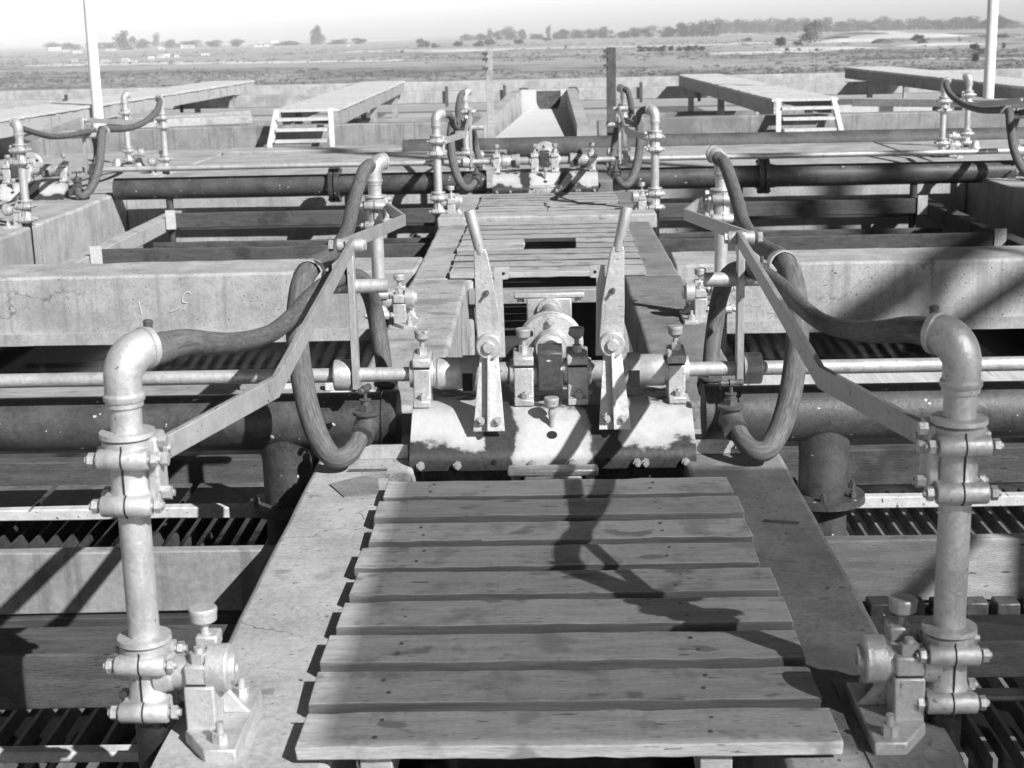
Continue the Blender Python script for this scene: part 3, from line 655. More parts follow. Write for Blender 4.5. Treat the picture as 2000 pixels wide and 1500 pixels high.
def pedestal(s, cx, y, label, mat='aluminium_paint', dz=0.0):
    x = cx + s * 0.675; root = empty('bearing_pedestal', (x, y, dz - 0.012), label, 'bearing pedestal', 'bearing pedestals on the ledges')
    I = -s
    def xs(a, b_): return sorted((x + I * a, x + I * b_))
    m = MB()
    m.box(*xs(-0.028, 0.030), y - 0.045, y + 0.075, 0.010 + dz, 0.100 + dz)
    m.prism([(x - 0.028 * I, y - 0.055), (x + 0.025 * I, y - 0.135), (x + 0.085 * I, y - 0.135), (x + 0.085 * I, y + 0.13), (x - 0.028 * I, y + 0.13)], 'XY', dz - 0.012, 0.016 + dz)
    m.prism([(x + 0.028 * I, 0.015 + dz), (x + 0.085 * I, 0.015 + dz), (x + 0.070 * I, 0.03 + dz), (x + 0.028 * I, 0.085 + dz)], 'XZ', y + 0.02, y + 0.034)
    b_ = m.build('pedestal_body', mat, root, bevel=0.004)
    m = MB(); m.box(*xs(-0.026, 0.028), y - 0.043, y + 0.073, 0.103 + dz, 0.142 + dz); m.box(*xs(-0.020, 0.024), y + 0.035, y + 0.085, 0.140 + dz, 0.170 + dz)
    cpp = m.build('bearing_cap', mat, root, bevel=0.005)
    m = MB(); m.box(*xs(-0.024, 0.026), y - 0.040, y + 0.07, 0.098 + dz, 0.105 + dz); m.build('split_line', 'dark_seam', b_)
    for yy in (-0.018, 0.055):
        m = MB(); m.hexa((x, y + yy, 0.142 + dz), (x, y + yy, 0.162 + dz), 0.019); m.cyl((x, y + yy, 0.16 + dz), (x, y + yy, 0.172 + dz), 0.009, n=14); m.build('nut', mat, cpp)
    m = MB(); cup(m, x - I * 0.004, y + 0.055, 0.165 + dz, 0.224 + dz, 0.0275); m.build('grease_cup', mat, root)
    for yy in (-0.10, 0.10):
        m = MB(); m.hexa((x + I * 0.05, y + yy, 0.016 + dz), (x + I * 0.05, y + yy, 0.036 + dz), 0.016); m.cyl((x + I * 0.05, y + yy, 0.034 + dz), (x + I * 0.05, y + yy, 0.056 + dz), 0.008, n=14); m.build('bolt', mat, root)
    return root
SP, PD = {}, {}
ROWN = ('nearest', 'second', 'third', 'fourth')
for k, y in enumerate((2.65, 6.75, 10.80, 14.95)):
    for s in (-1, 1):
        SP[k, s] = standpipe(s, -0.014 if k == 0 else (0.035 if s > 0 else 0.0), y, f'{ROWN[k]} silver standpipe on the {SID[s]} of the central walkway' + (', large in the foreground' if k == 0 else ''), dz=0.0)
        PD[k, s] = pedestal(s, 0.0 if k == 0 else (0.035 if s > 0 else 0.0), y, f'{ROWN[k]} squat bearing pedestal on the {SID[s]} concrete ledge, topped by a grease cup')
        if k == 0:
            m = MB(); cx = s * 0.66; m.longbox(cx - 0.085, cx + 0.085, y - 0.2, y + 0.2, -0.013, -0.0085, 6, 0.001, axis=1)
            thing(m, 'mortar_pad', 'concrete' if s < 0 else 'darker_concrete', f'thin mortar pad under the {ROWN[k]} {SID[s]} bearing pedestal', 'mortar pad')

# ------------------------------------------------------------------ rocker arms, link bars, hoses, valves
def rocker(s, y, label):
    X = lambda a: s * a
    root = empty('rocker_arm', (X(0.62), y, SZ), label, 'rocker arm', 'rocker arms on the shafts')
    m = MB(); m.bar([(X(0.618), y - 0.028, 0.19), (X(0.618), y - 0.028, 0.625)], 0.022, [0.050, 0.046], up=(0, 1, 0)); m.build('lever', 'flat_bar_steel', root, bevel=0.002)
    m = MB(); m.lathe((X(0.634), y, SZ), (s, 0, 0), [(0, 0.0), (0, 0.049), (0.004, 0.051), (0.054, 0.051), (0.058, 0.048), (0.058, 0.0)], n=32); m.build('boss', 'aluminium_paint', root)
    m = MB(); m.lathe((X(0.505), y, 0.520), (s, 0, 0), [(0, 0), (0, 0.021), (0.002, 0.023), (0.24, 0.023), (0.24, 0)], n=26); m.build('cross_tube', 'aluminium_paint', root)
    m = MB(); m.lathe((X(0.575), y - 0.02, 0.655), (s, 0, 0), [(0, 0), (0, 0.019), (0.004, 0.021), (0.030, 0.021), (0.034, 0.015), (0.055, 0.015), (0.055, 0.022), (0.085, 0.022), (0.09, 0)], n=20)
    m.box(*sorted((X(0.606), X(0.632))), y - 0.048, y + 0.01, 0.60, 0.675); hd = m.build('pivot_head', 'aluminium_paint', root, bevel=0.003)
    for a in (0.567, 0.672):
        m = MB(); m.hexa((X(a), y - 0.02, 0.655), (X(a + 0.014), y - 0.02, 0.655), 0.018); m.build('nut', 'aluminium_paint', hd)
    # saddle: a half ring that holds both hoses
    m = MB(); c = V((X(0.765), y + 0.06, 0.548)); n = 14
    for (a0, a1) in ((R(-20), R(200)),):
        o1, o2 = [], []
        for i in range(n + 1):
            a = a0 + (a1 - a0) * i / n
            p = c + V((math.cos(a) * 0.043, 0, math.sin(a) * 0.046)); q = c + V((math.cos(a) * 0.049, 0, math.sin(a) * 0.052))
            o1.append((p, q))
        rings = []
        for p, q in o1: rings.append([m.bm.verts.new(v) for v in (p + V((0, -.035, .006)), q + V((0, -.035, .006)), q + V((0, .035, 0)), p + V((0, .035, 0)))])
        m.loft(rings)
    m.box(*sorted((X(0.67), X(0.722))), y + 0.03, y + 0.085, 0.508, 0.545)
    sd2 = m.build('saddle_clamp', 'aluminium_paint', root)
    m = MB(); m.hexa((X(0.696), y + 0.05, 0.545), (X(0.696), y + 0.05, 0.562), 0.014); m.cyl((X(0.696), y + 0.05, 0.56), (X(0.696), y + 0.05, 0.585), 0.006, n=10); m.build('bolt', 'valve_iron', sd2)
    return root
def link(s, y, near, label):
    X = lambda a: s * a; q = -1 if near else 1; a = 0.0 if near else 0.014
    pts = [(X(0.705 if not near else (0.733 if s < 0 else 0.712)), y + q * 1.99, 0.545), (X(0.66), y + q * 1.90, 0.552), (X(0.585 + (0 if near else .012)), y + q * 1.60, 0.570 - (0 if near else .035)), (X(0.600 + a * 1.5), y + q * 0.9, 0.615), (X(0.612 + a * 2), y - 0.02, 0.655)] 
    pts = [pts[0], pts[2], pts[4]] if True else pts
    root = empty('link_bar', pts[1], label, 'link bar', 'flat link bars between standpipes and rockers')
    m = MB(); m.bar(pts, 0.014, [0.046, 0.048, 0.044]); m.build('flat_bar', 'flat_bar_steel', root, bevel=0.0015)
    m = MB(); p = V(pts[0])
    m.hexa(p + V((-s * 0.016, 0, 0)), p + V((-s * 0.004, 0, 0)), 0.014); m.build('bolt', 'aluminium_paint', root)
    return root
def ribbed_ends(pts, r0, r1):
    return [r0 + (r1 - r0) * min(1, i / 4) for i in range(len(pts))]
def hose(s, pts, label, y0, rr, grp='rubber hoses of the standpipes', dx=0):
    P = [V((s * a + dx, y + y0 - 4.7, z)) for a, y, z in pts]
    root = empty('rubber_hose', tuple(P[0]), label, 'hose', grp)
    m = MB(); m.tube(P, rr, n=20, sub=6); m.build('hose_tube', 'rubber_hose', root)
    for e, d in ((0, 1), (len(P) - 1, -1)):
        a = P[e]; b_ = P[e + d]; t = (b_ - a).normalized()
        m = MB()
        r0 = rr[e]
        for k in (0.010, 0.022, 0.034): m.lathe(a + t * k, t, [(0, 0.018), (0, r0 - k * .03), (0.002, r0 + 0.0018 - k * .03), (0.005, r0 + 0.0018 - k * .03), (0.007, r0 - k * .03), (0.007, 0.018)], n=22)
        m.build('wire_binding', 'rubber_hose', root)
    return root
R1 = [.029, .028, .0255, .0235, .0225, .0225, .023, .0245, .0265, .029, .030, .030, .030, .029, .028]
R2 = [.029, .029, .029, .029, .029, .030, .031, .033, .035, .036, .036, .036, .036, .035, .033, .031, .029, .028]
H1 = [(0.738, 2.692, 0.738), (0.712, 2.735, 0.740), (0.690, 2.80, 0.732), (0.672, 2.93, 0.702), (0.683, 3.22, 0.645), (0.684, 3.60, 0.588), (0.686, 3.92, 0.568), (0.690, 4.22, 0.562), (0.676, 4.50, 0.560), (0.650, 4.76, 0.542), (0.620, 4.95, 0.498), (0.602, 5.07, 0.405), (0.588, 5.09, 0.300), (0.571, 5.04, 0.215), (0.562, 5.0, 0.150)]
H2 = [(0.776, 6.69, 0.740), (0.80, 6.62, 0.715), (0.812, 6.45, 0.645), (0.806, 6.2, 0.588), (0.789, 5.9, 0.545), (0.776, 5.5, 0.533), (0.768, 5.1, 0.550), (0.764, 4.80, 0.570), (0.776, 4.67, 0.540), (0.784, 4.61, 0.468), (0.783, 4.56, 0.380), (0.772, 4.53, 0.280), (0.748, 4.48, 0.178), (0.712, 4.43, 0.092), (0.668, 4.39, 0.042), (0.628, 4.39, 0.040), (0.600, 4.43, 0.062), (0.586, 4.49, 0.088)]
def valve(s, x, y, z, d, label, handle=True):
    X = s * x; root = empty('gate_valve', (X, y, z), label, 'valve', 'small gate valves at the pipe ends')
    m = MB(); d = V((s * d[0], d[1], d[2])).normalized()
    m.lathe(V((X, y, z)) - d * 0.045, d, [(0, 0), (0, 0.032), (0.012, 0.036), (0.014, 0.030), (0.03, 0.034), (0.05, 0.040), (0.07, 0.034), (0.085, 0.030), (0.088, 0.038), (0.11, 0.038), (0.11, 0.0)], n=26)
    m.cyl((X, y, z), (X, y, z + 0.04), 0.034, 0.030, n=24)
    m.build('valve_body', 'valve_iron', root)
    m = MB(); m.lathe((X, y, z + 0.036), (0, 0, 1), [(0, 0), (0, 0.040), (0.003, 0.042), (0.010, 0.042), (0.013, 0.036), (0.013, 0.0)], n=30)
    m.hexa((X, y, z + 0.046), (X, y, z + 0.068), 0.023); m.lathe((X, y, z + 0.066), (0, 0, 1), [(0, 0.0), (0, 0.016), (0.014, 0.015), (0.016, 0.019), (0.019, 0.019), (0.02, 0.0)], n=20)
    m.build('bonnet', 'valve_iron', root)
    if handle:
        m = MB(); m.cyl((X, y, z + 0.08), (X, y, z + 0.112), 0.006, n=12)
        a = R(75) if s < 0 else R(8); u = V((math.cos(a), math.sin(a), 0)); c = V((X, y, z + 0.118))
        m.lathe(c - u * 0.040, u, [(0, 0), (0.0, 0.007), (0.006, 0.011), (0.014, 0.010), (0.02, 0.007), (0.032, 0.008), (0.034, 0.013), (0.046, 0.013), (0.048, 0.008), (0.06, 0.007), (0.066, 0.010), (0.074, 0.011), (0.08, 0.007), (0.08, 0)], n=16)
        m.build('tee_handle', 'valve_iron', root)
    return root
HALF = {}
for s in (-1, 1):
    sd_ = SID[s]
    HALF[s] = [
        (rocker(s, 4.70, f'front {sd_} rocker arm with hose saddle, upright on the silver shaft'), 'rocker arm with hose saddle on the rear shaft'),
        (link(s, 4.70, True, f'bent flat bar from the foreground {sd_} standpipe to the front rocker'), 'bent flat bar on the near side of the rear rocker'),
        (link(s, 4.70, False, f'bent flat bar from the second {sd_} standpipe to the front rocker'), 'bent flat bar on the far side of the rear rocker'),
        (hose(s, H1, f'hose from the foreground {sd_} elbow looping over behind the link bar', 4.7, R1), 'hose from the third standpipe elbow to the rear valve'),
        (hose(s, H2, f'hose from the second {sd_} elbow hanging in a loop beside the front drive', 4.7, R2), 'hose from the fourth standpipe elbow hanging in a loop'),
        (valve(s, 0.573, 4.52, 0.105, (0.15, -1, -0.35), f'near {sd_} gate valve with tee handle at the foot of the hanging hose loop'), 'near gate valve beside the rear drive unit'),
        (valve(s, 0.560, 5.00, 0.085, (0, 1, 0.1), f'far {sd_} gate valve half hidden behind the front dark pipe', handle=False), 'far gate valve behind the rear pipe end'),
    ]

# ------------------------------------------------------------------ drive unit
def bearing(root, xa, xb, y, z0=0.132):
    m = MB()
    m.prism([(y - 0.085, z0 + 0.002), (y - 0.085, z0 + 0.024), (y - 0.050, z0 + 0.026), (y - 0.048, SZ + 0.024), (y + 0.05, SZ + 0.024), (y + 0.05, z0 + 0.002)], 'YZ', xa, xb)
    b_ = m.build('bearing_block', 'aluminium_paint', root, bevel=0.004)
    m = MB(); m.prism([(y - 0.049, SZ + 0.029), (y - 0.049, SZ + 0.056), (y - 0.040, SZ + 0.062), (y + 0.035, SZ + 0.075), (y + 0.05, SZ + 0.07), (y + 0.05, SZ + 0.029)], 'YZ', xa - 0.002, xb + 0.002)
    c = m.build('bearing_cap', 'aluminium_paint', b_, bevel=0.005)
    m = MB(); m.box(xa + 0.002, xb - 0.002, y - 0.046, y + 0.047, SZ + 0.022, SZ + 0.031); m.build('split_line', 'dark_seam', b_)
    xm = (xa + xb) / 2
    m = MB(); m.hexa((xm, y - 0.004, SZ + 0.064), (xm, y - 0.004, SZ + 0.088), 0.016)
    m.build('nut', 'aluminium_paint', b_)
    m = MB(); cup(m, xm, y + 0.012, SZ + 0.08, SZ + 0.142, 0.0245); m.build('grease_cup', 'grey_paint', b_)
    m = MB(); m.hexa((xm + 0.004, y - 0.067, z0 + 0.024), (xm + 0.004, y - 0.067, z0 + 0.042), 0.014); m.cyl((xm + 0.004, y - 0.067, z0 + 0.04), (xm + 0.004, y - 0.067, z0 + 0.048), 0.007, n=12); m.build('bolt', 'aluminium_paint', b_)
    m = MB(); m.lathe((xa - 0.013, y, SZ), (1, 0, 0), [(0, 0.02), (0, 0.043), (0.012, 0.046), (xb - xa + 0.014, 0.046), (xb - xa + 0.026, 0.043), (xb - xa + 0.026, 0.02)], n=32); m.build('bush_ring', 'aluminium_paint', b_)
def drive_unit(y, label, levers=True):
    root = empty('drive_unit', (0.012, y - 0.2, 0.0), label, 'machine', 'rocking drive units on the walkway')
    dy = y - 4.70
    m = MB(); prof = [(4.452, -0.030), (4.446, 0.000), (4.452, 0.020), (4.468, 0.036), (4.60, 0.122), (4.618, 0.131), (4.635, 0.134), (5.02, 0.134), (5.02, 0.10), (4.64, 0.10), (4.48, 0.0), (4.47, -0.03)]
    xs_ = [-0.435 + 0.0895 * 1.0 * i for i in range(11)]
    rings = [[m.bm.verts.new((x, u + dy + random.uniform(-.001, .001), v + random.uniform(-.0008, .0008))) for u, v in prof] for x in xs_]
    m.loft(rings)
    cas = m.build('casing', 'oily', root, bevel=0.0015, ang=50)
    m = MB(); m.box(-0.41, 0.43, 4.66 + dy, 5.00 + dy, -0.30, 0.095); m.build('gear_box', 'dark_concrete', root, bevel=0.01)
    for x in (-0.400, -0.285, -0.05, 0.075, 0.275, 0.30, 0.425):
        m = MB(); m.hexa((x, 4.447 + dy, -0.008), (x, 4.434 + dy, -0.008), 0.014); m.cyl((x, 4.436 + dy, -0.008), (x, 4.424 + dy, -0.008), 0.007, n=12); m.build('bolt', 'grey_paint', cas)
    for x in (-0.17, 0.185):
        m = MB(); m.cyl((x, 4.4465 + dy, 0.0), (x, 4.4445 + dy, 0.0), 0.008, n=16); m.build('bolt_hole', 'dark_seam', cas)
    m = MB(); m.cyl((0.012, 4.512 + dy, 0.0665), (0.012, 4.5295 + dy, 0.0405), 0.0165, n=24); m.build('oil_hole', 'dark_seam', cas)
    m = MB(); cup(m, 0.012, 4.545 + dy, 0.045, 0.180, 0.024); m.lathe((0.012, 4.545 + dy, 0.11), (0, 0, 1), [(0, 0), (0, 0.0085), (0.012, 0.011), (0.026, 0.011), (0.034, 0.008), (0.035, 0)], n=16); m.build('oil_cup', 'grey_paint', root)
    for xa, xb in ((-0.432, -0.376), (-0.107, -0.044), (0.065, 0.130), (0.388, 0.444)): bearing(root, xa, xb, y)
    # couplings along the shaft
    for q in (-1, 1):
        X = lambda a: 0.012 + q * a
        m = MB(); m.lathe((X(0.285), y, SZ), (q, 0, 0), [(0, 0), (0, 0.050), (0.004, 0.052), (0.080, 0.052), (0.086, 0.046), (0.092, 0.046), (0.092, 0)], n=34); m.build('coupling_half', 'aluminium_paint', root)
        m = MB(); m.lathe((X(0.215), y, SZ), (q, 0, 0), [(0, 0), (0, 0.058), (0.004, 0.061), (0.03, 0.061), (0.034, 0.058), (0.07, 0.058), (0.07, 0)], n=34); cj = m.build('jaw_coupling', 'grey_paint', root)
        m = MB(); m.box(*sorted((X(0.252), X(0.284))), y - 0.063, y - 0.02, SZ - 0.045, SZ + 0.012); m.build('jaw_gap', 'dark_seam', cj)
        m = MB(); m.lathe((X(0.12), y, SZ), (q, 0, 0), [(0, 0), (0, 0.034), (0.1, 0.034), (0.1, 0)], n=28); m.build('sleeve', 'grey_paint', root)
    # square crosshead between the inner bearings
    m = MB(); m.prism([(y - 0.055, 0.175), (y - 0.062, 0.20), (y - 0.062, 0.300), (y - 0.050, 0.312), (y + 0.05, 0.312), (y + 0.05, 0.165)], 'YZ', -0.030, 0.050); m.build('crosshead', 'tarred_iron', root, bevel=0.004)
    m = MB(); m.cyl((-0.045, y, SZ), (0.066, y, SZ), 0.033, n=24); m.build('crosshead_pin', 'grey_paint', root)
    # round coupling behind
    yb = 5.02 + dy
    m = MB(); m.lathe((0.015, yb - 0.09, 0.255), (0, 1, 0), [(0, 0), (0, 0.036), (0.003, 0.040), (0.003, 0.052), (0.06, 0.058), (0.064, 0.104), (0.068, 0.108), (0.086, 0.108), (0.09, 0.112), (0.112, 0.112), (0.114, 0.108), (0.16, 0.05), (0.16, 0.0)], n=48)
    cd_ = m.build('disc_coupling', 'aluminium_paint', root, ang=40)
    for k in range(6):
        a = R(30 + 60 * k); m = MB(); bx, bz = 0.015 + 0.082 * math.cos(a), 0.255 + 0.082 * math.sin(a)
        if k in (0, 2): m.cyl((bx, yb - 0.030, bz), (bx, yb - 0.0255, bz), 0.011, n=16); m.build('bolt_hole', 'dark_seam', cd_)
        else: m.hexa((bx, yb - 0.042, bz), (bx, yb - 0.026, bz), 0.015); m.cyl((bx, yb - 0.052, bz), (bx, yb - 0.04, bz), 0.008, n=12); m.build('bolt', 'aluminium_paint', cd_)
    m = MB(); m.cyl((0.015, yb - 0.085, 0.255), (0.015, yb - 0.10, 0.255), 0.030, n=24); m.build('shaft_end', 'valve_iron', cd_)
    if levers:
        for q in (-1, 1):
            X = lambda a: 0.012 + q * a
            lb = 'left' if q < 0 else 'right'
            # bracket: tapered plate with a stiffening rib, leaning back from the casing
            m = MB(); a0, a1 = V((X(0.197), 4.492, 0.086)), V((X(0.193), 4.560, 0.330)); n_ = V((0, -0.964, 0.268))
            def quad(hw0, hw1, t0, t1, c0=a0, c1=a1):
                return [[m.bm.verts.new(c + V((sx * hw, 0, 0)) + n_ * tt) for sx, tt in ((-1, t0), (1, t0), (1, t1), (-1, t1))] for c, hw in ((c0, hw0), (c1, hw1))]
            m.loft(quad(0.050, 0.028, -0.004, 0.004)); br = m.build('lever_bracket', 'aluminium_paint', root, bevel=0.0015)
            m = MB(); m.loft(quad(0.0045, 0.0045, 0.003, 0.030)); m.build('rib', 'aluminium_paint', br, bevel=0.001)
            for xx in (-0.025, 0.027):
                m = MB(); p = a0 + (a1 - a0) * 0.13 + V((xx, 0, 0)); m.hexa(p + n_ * 0.004, p + n_ * 0.018, 0.014); m.cyl(p + n_ * 0.016, p + n_ * 0.027, 0.007, n=12); m.build('bolt', 'grey_paint', br)
            pv = V((X(0.193), 4.545, 0.348))
            m = MB(); m.lathe(pv + V((0, 0.045, 0)), (0, -1, 0), [(0, 0), (0, 0.030), (0.030, 0.034), (0.034, 0.040), (0.058, 0.040), (0.062, 0.036), (0.062, 0)], n=32)
            m.lathe(pv + V((0, -0.016, 0)), (0, -1, 0), [(0, 0), (0, 0.020), (0.010, 0.019), (0.013, 0.016), (0.013, 0)], n=24); bo = m.build('pivot_boss', 'aluminium_paint', root)
            # hand lever with round grip
            lp = [V((X(0.190), 4.566, 0.345)), V((X(0.197), 4.57, 0.47)), V((X(0.205), 4.575, 0.56)), V((X(0.212), 4.58, 0.632)), V((X(0.2145), 4.58, 0.650))]
            m = MB(); m.bar(lp, 0.020, [0.078, 0.072, 0.056, 0.044, 0.034], up=(1, 0, 0)); lv = m.build('hand_lever', 'aluminium_paint', root, bevel=0.003)
            m = MB(); m.lathe(lp[-1] - V((q * 0.002, 0, 0.014)), V((q * 0.030, 0.004, 0.13)), [(0, 0), (0, 0.014), (0.02, 0.0165), (0.13, 0.0185), (0.137, 0.017), (0.139, 0.0)], n=24); m.build('grip', 'flat_bar_steel', lv)
            m = MB(); p = V((X(0.196), 4.558, 0.515)); m.cyl(p, p + V((0, -0.022, -0.004)), 0.005, n=12); m.hexa(p + V((0, 0.002, 0)), p + V((0, -0.005, 0)), 0.009); m.build('pin', 'valve_iron', lv)
            # tee-shaped guide plate behind
            m = MB(); xq = X(0.163)
            m.prism([(xq - 0.020, 0.30), (xq + 0.020, 0.30), (xq + (0.020 if q > 0 else 0.016), 0.548), (xq + (0.010 if q > 0 else 0.036), 0.550), (xq + (0.010 if q > 0 else 0.036), 0.588), (xq - (0.036 if q > 0 else 0.010), 0.588), (xq - (0.036 if q > 0 else 0.010), 0.550), (xq - (0.016 if q > 0 else 0.020), 0.548)], 'XZ', 4.60, 4.607)
            gp = m.build('guide_plate', 'aluminium_paint', root, bevel=0.001)
            m = MB(); xr = xq - q * 0.02; m.cyl((xr, 4.6005, 0.568), (xr, 4.5985, 0.568), 0.005, n=14); m.build('rivet_hole', 'dark_seam', gp)
    return root
D1 = drive_unit(4.70, 'front drive unit with two upright hand levers on an oil-stained white casing')
D2 = drive_unit(12.85, 'rear drive unit without hand levers, its white casing heavily oil-stained', levers=False)
# hanger bearings below the decks
for y, z, lab in ((4.33, 0.015, 'white hanger bearing in the dark gap just before the front drive unit'), (5.72, 0.315, 'white hanger bearing in the dark opening beyond the front disc coupling'), (12.45, 0.055, 'white hanger bearing in front of the rear drive unit')):
    root = empty('hanger_bearing', (0.015, y, z), lab, 'bearing', 'white hanger bearings on the long shaft')
    m = MB(); m.box(-0.125, 0.150, y - 0.03, y + 0.03, z - 0.022, z); m.box(-0.075, 0.100, y - 0.028, y + 0.03, z - 0.12, z - 0.020); m.build('hanger_body', 'aluminium_paint', root, bevel=0.006)
    m = MB(); m.lathe((0.0125, y - 0.05, z - 0.068), (0, 1, 0), [(0, 0), (0, 0.030), (0.004, 0.033), (0.005, 0.046), (0.03, 0.05), (0.09, 0.05), (0.09, 0)], n=32); m.build('bearing_boss', 'aluminium_paint', root)
    for x in (-0.10, 0.125):
        m = MB(); m.hexa((x, y, z - 0.022), (x, y, z - 0.040), 0.014); m.build('bolt', 'aluminium_paint', root)
m = MB(); m.cyl((0.0125, 5.17, 0.247), (0.0125, 5.80, 0.247), 0.030, n=20)
thing(m, 'line_shaft', 'grey_paint', 'line shaft running away along the opening behind the disc coupling', 'shaft')
m = MB(); m.cyl((0.30, 5.4, 0.07), (0.30, 7.6, 0.07), 0.038, n=20)
thing(m, 'grey_pipe', 'flat_bar_steel', 'short grey pipe lying in the opening right of the disc coupling', 'pipe')

# ------------------------------------------------------------------ rear rows: copies of the same gear
for s in (-1, 1):
    for o, lab in HALF[s]:
        copy_tree(o, d=(0.035 if s > 0 else 0.0, 8.15, 0), label=f'{lab}, {SID[s]} of the walkway')
    # the neighbouring walkway units, at the picture edges
    NB = 4.72 if s > 0 else 4.56
    for o, lab in HALF[-s]:
        copy_tree(o, d=(s * NB, 8.15, 0), label=f'{lab}, {SID[s]} picture edge')
    copy_tree(SP[3, -s], d=(s * NB - (0.035 if s < 0 else 0), 0, 0), label=f'silver standpipe on the {SID[s]} side wall, inner of the pair at the picture edge')
    copy_tree(PD[3, -s], d=(s * NB, 0, 0), label=f'bearing pedestal on the {SID[s]} side wall behind the edge drive gear')
    copy_tree(SP[2, -s], d=(s * NB - (0.035 if s < 0 else 0), 0, 0), label=f'nearer silver standpipe on the {SID[s]} side wall, cut by the picture edge')
    copy_tree(PD[2, -s], d=(s * NB, 0, 0), label=f'nearer bearing pedestal on the {SID[s]} side wall, at the picture edge')
    copy_tree(SP[3, s], d=(s * 3.74, 1.25, 0), label=f'silver standpipe on the {SID[s]} side wall, outer of the pair at the picture edge')
    copy_tree(D2, d=(s * NB, 0, 0), label=f'stained drive unit on the {SID[s]} side wall at the picture edge')

# ------------------------------------------------------------------ loose odds and ends
for k, (x, y) in enumerate(((-0.632, 5.42), (-0.60, 5.50), (-0.655, 5.35), (-0.575, 5.60))):
    m = MB(); m.hexa((x, y, 0.001), (x, y, 0.022), 0.019); m.cyl((x, y, 0.02), (x, y, 0.024), 0.010, n=12)
    thing(m, 'hex_nut', 'aluminium_paint', f'large painted nut on the left ledge behind the front drive, {ORD[(1, 2, 0, 3)[k]]} nearest', 'nut', 'large nuts lying on the left ledge')
for k, (x, y, a, w_, h, mt, lab) in enumerate(((-1.02, 5.72, 20, 0.09, 0.035, 'pale_timber', 'pale rectangular block on the board, left of the link bar bend'), (-1.17, 5.70, -15, 0.08, 0.03, 'beam_timber', 'small brown-grey block leaning beside the pale one on the board'), (-0.85, 5.68, 5, 0.05, 0.03, 'pale_timber', 'smallest pale block on the board, nearest the hose loop'), (-0.80, 5.50, -8, 0.07, 0.03, 'white_paint', 'white block on the board just left of the rocker arm'))):
    m = MB(); m.box(x - w_ / 2, x + w_ / 2, y - 0.03, y + 0.03, -0.051, -0.051 + h, rot=Matrix.Rotation(R(a), 3, 'Z'))
    thing(m, 'wood_block', mt, lab, 'block', bevel=0.003)
for s in (-1, 1):   # cone-headed anchor bolts on the far slab
    for k in range(2):
        x = s * (4.0 + 0.0 + 0.16 + 0.22 * k); m = MB(); m.lathe((x, 15.3, 0.001), (0, 0, 1), [(0, 0), (0, 0.075), (0.05, 0.07), (0.07, 0.05), (0.13, 0.035), (0.14, 0.0)], n=12)
        thing(m, 'anchor_cap', 'aluminium_paint', f'{("inner", "outer")[k]} pale cone-shaped cap beside the {SID[s]} edge standpipe foot', 'anchor cap')
m = MB(); m.prism([(-0.60, 4.14), (-0.50, 4.17), (-0.52, 4.33), (-0.57, 4.35), (-0.66, 4.27)], 'XY', -0.0125, -0.0085)
thing(m, 'sheet_offcut', 'darker_concrete', 'thin dark flake of sheet lying on the left ledge near the hose loop', 'offcut')
m = MB(); m.bar([(-0.62, 4.40, -0.006), (-0.50, 4.405, -0.008)], 0.006, 0.006)
thing(m, 'wire_offcut', 'valve_iron', 'short straight wire offcut lying on the left ledge', 'offcut')
m = MB(); m.bar([(0.585, 3.865, -0.008), (0.62, 3.852, -0.007), (0.675, 3.84, -0.008)], 0.007, 0.006)
thing(m, 'wire_offcut', 'valve_iron', 'short bent wire offcut lying on the right ledge beside the nearest deck', 'offcut')

# ------------------------------------------------------------------ gangways, ladders, posts, flume, poles
def gangway(p0, p1, w_, zt, label, ladder=False, teeth=False):
    p0 = V((p0[0], p0[1], zt)); p1 = V((p1[0], p1[1], zt)); d = (p1 - p0).normalized(); sdv = V((-d.y, d.x, 0)) * -1
    root = empty('gangway', tuple(p0), label, 'gangway', 'timber gangways over the far tank')
    L_ = (p1 - p0).length; n = int(L_ / 0.16); m = MB()
    for i in range(n):
        c = p0 + d * (L_ * (i + 0.5) / n); h = L_ / n / 2 * 0.94
        a = c - sdv * w_ / 2 - sdv * random.uniform(0, .015); b_ = c + sdv * w_ / 2 + sdv * random.uniform(0, .015)
        zz = random.uniform(-.003, .003)
        vs = [m.bm.verts.new(q + V((0, 0, e + zz))) for e in (-0.035, 0.0) for q in (a - d * h, a + d * h, b_ + d * h, b_ - d * h)]
        for f in ((0, 3, 2, 1), (4, 5, 6, 7), (0, 1, 5, 4), (1, 2, 6, 5), (2, 3, 7, 6), (3, 0, 4, 7)): m._f([vs[k] for k in f])
    m.build('planking', 'pale_timber', root)
    for e in (-1, 1):
        m = MB(); o = sdv * e * (w_ / 2 - 0.04); m.bar([p0 + o + V((0, 0, -0.13)), p1 + o + V((0, 0, -0.13))], 0.06, 0.185); m.build('stringer', 'beam_timber', root)
    for f in (0.12, 0.5, 0.88):
        for e in (-1, 1):
            c = p0 + d * L_ * f + sdv * e * (w_ / 2 - 0.10); m = MB(); m.box(c.x - 0.05, c.x + 0.05, c.y - 0.05, c.y + 0.05, -0.95, zt - 0.05); m.build('post', 'beam_timber', root)
    return root
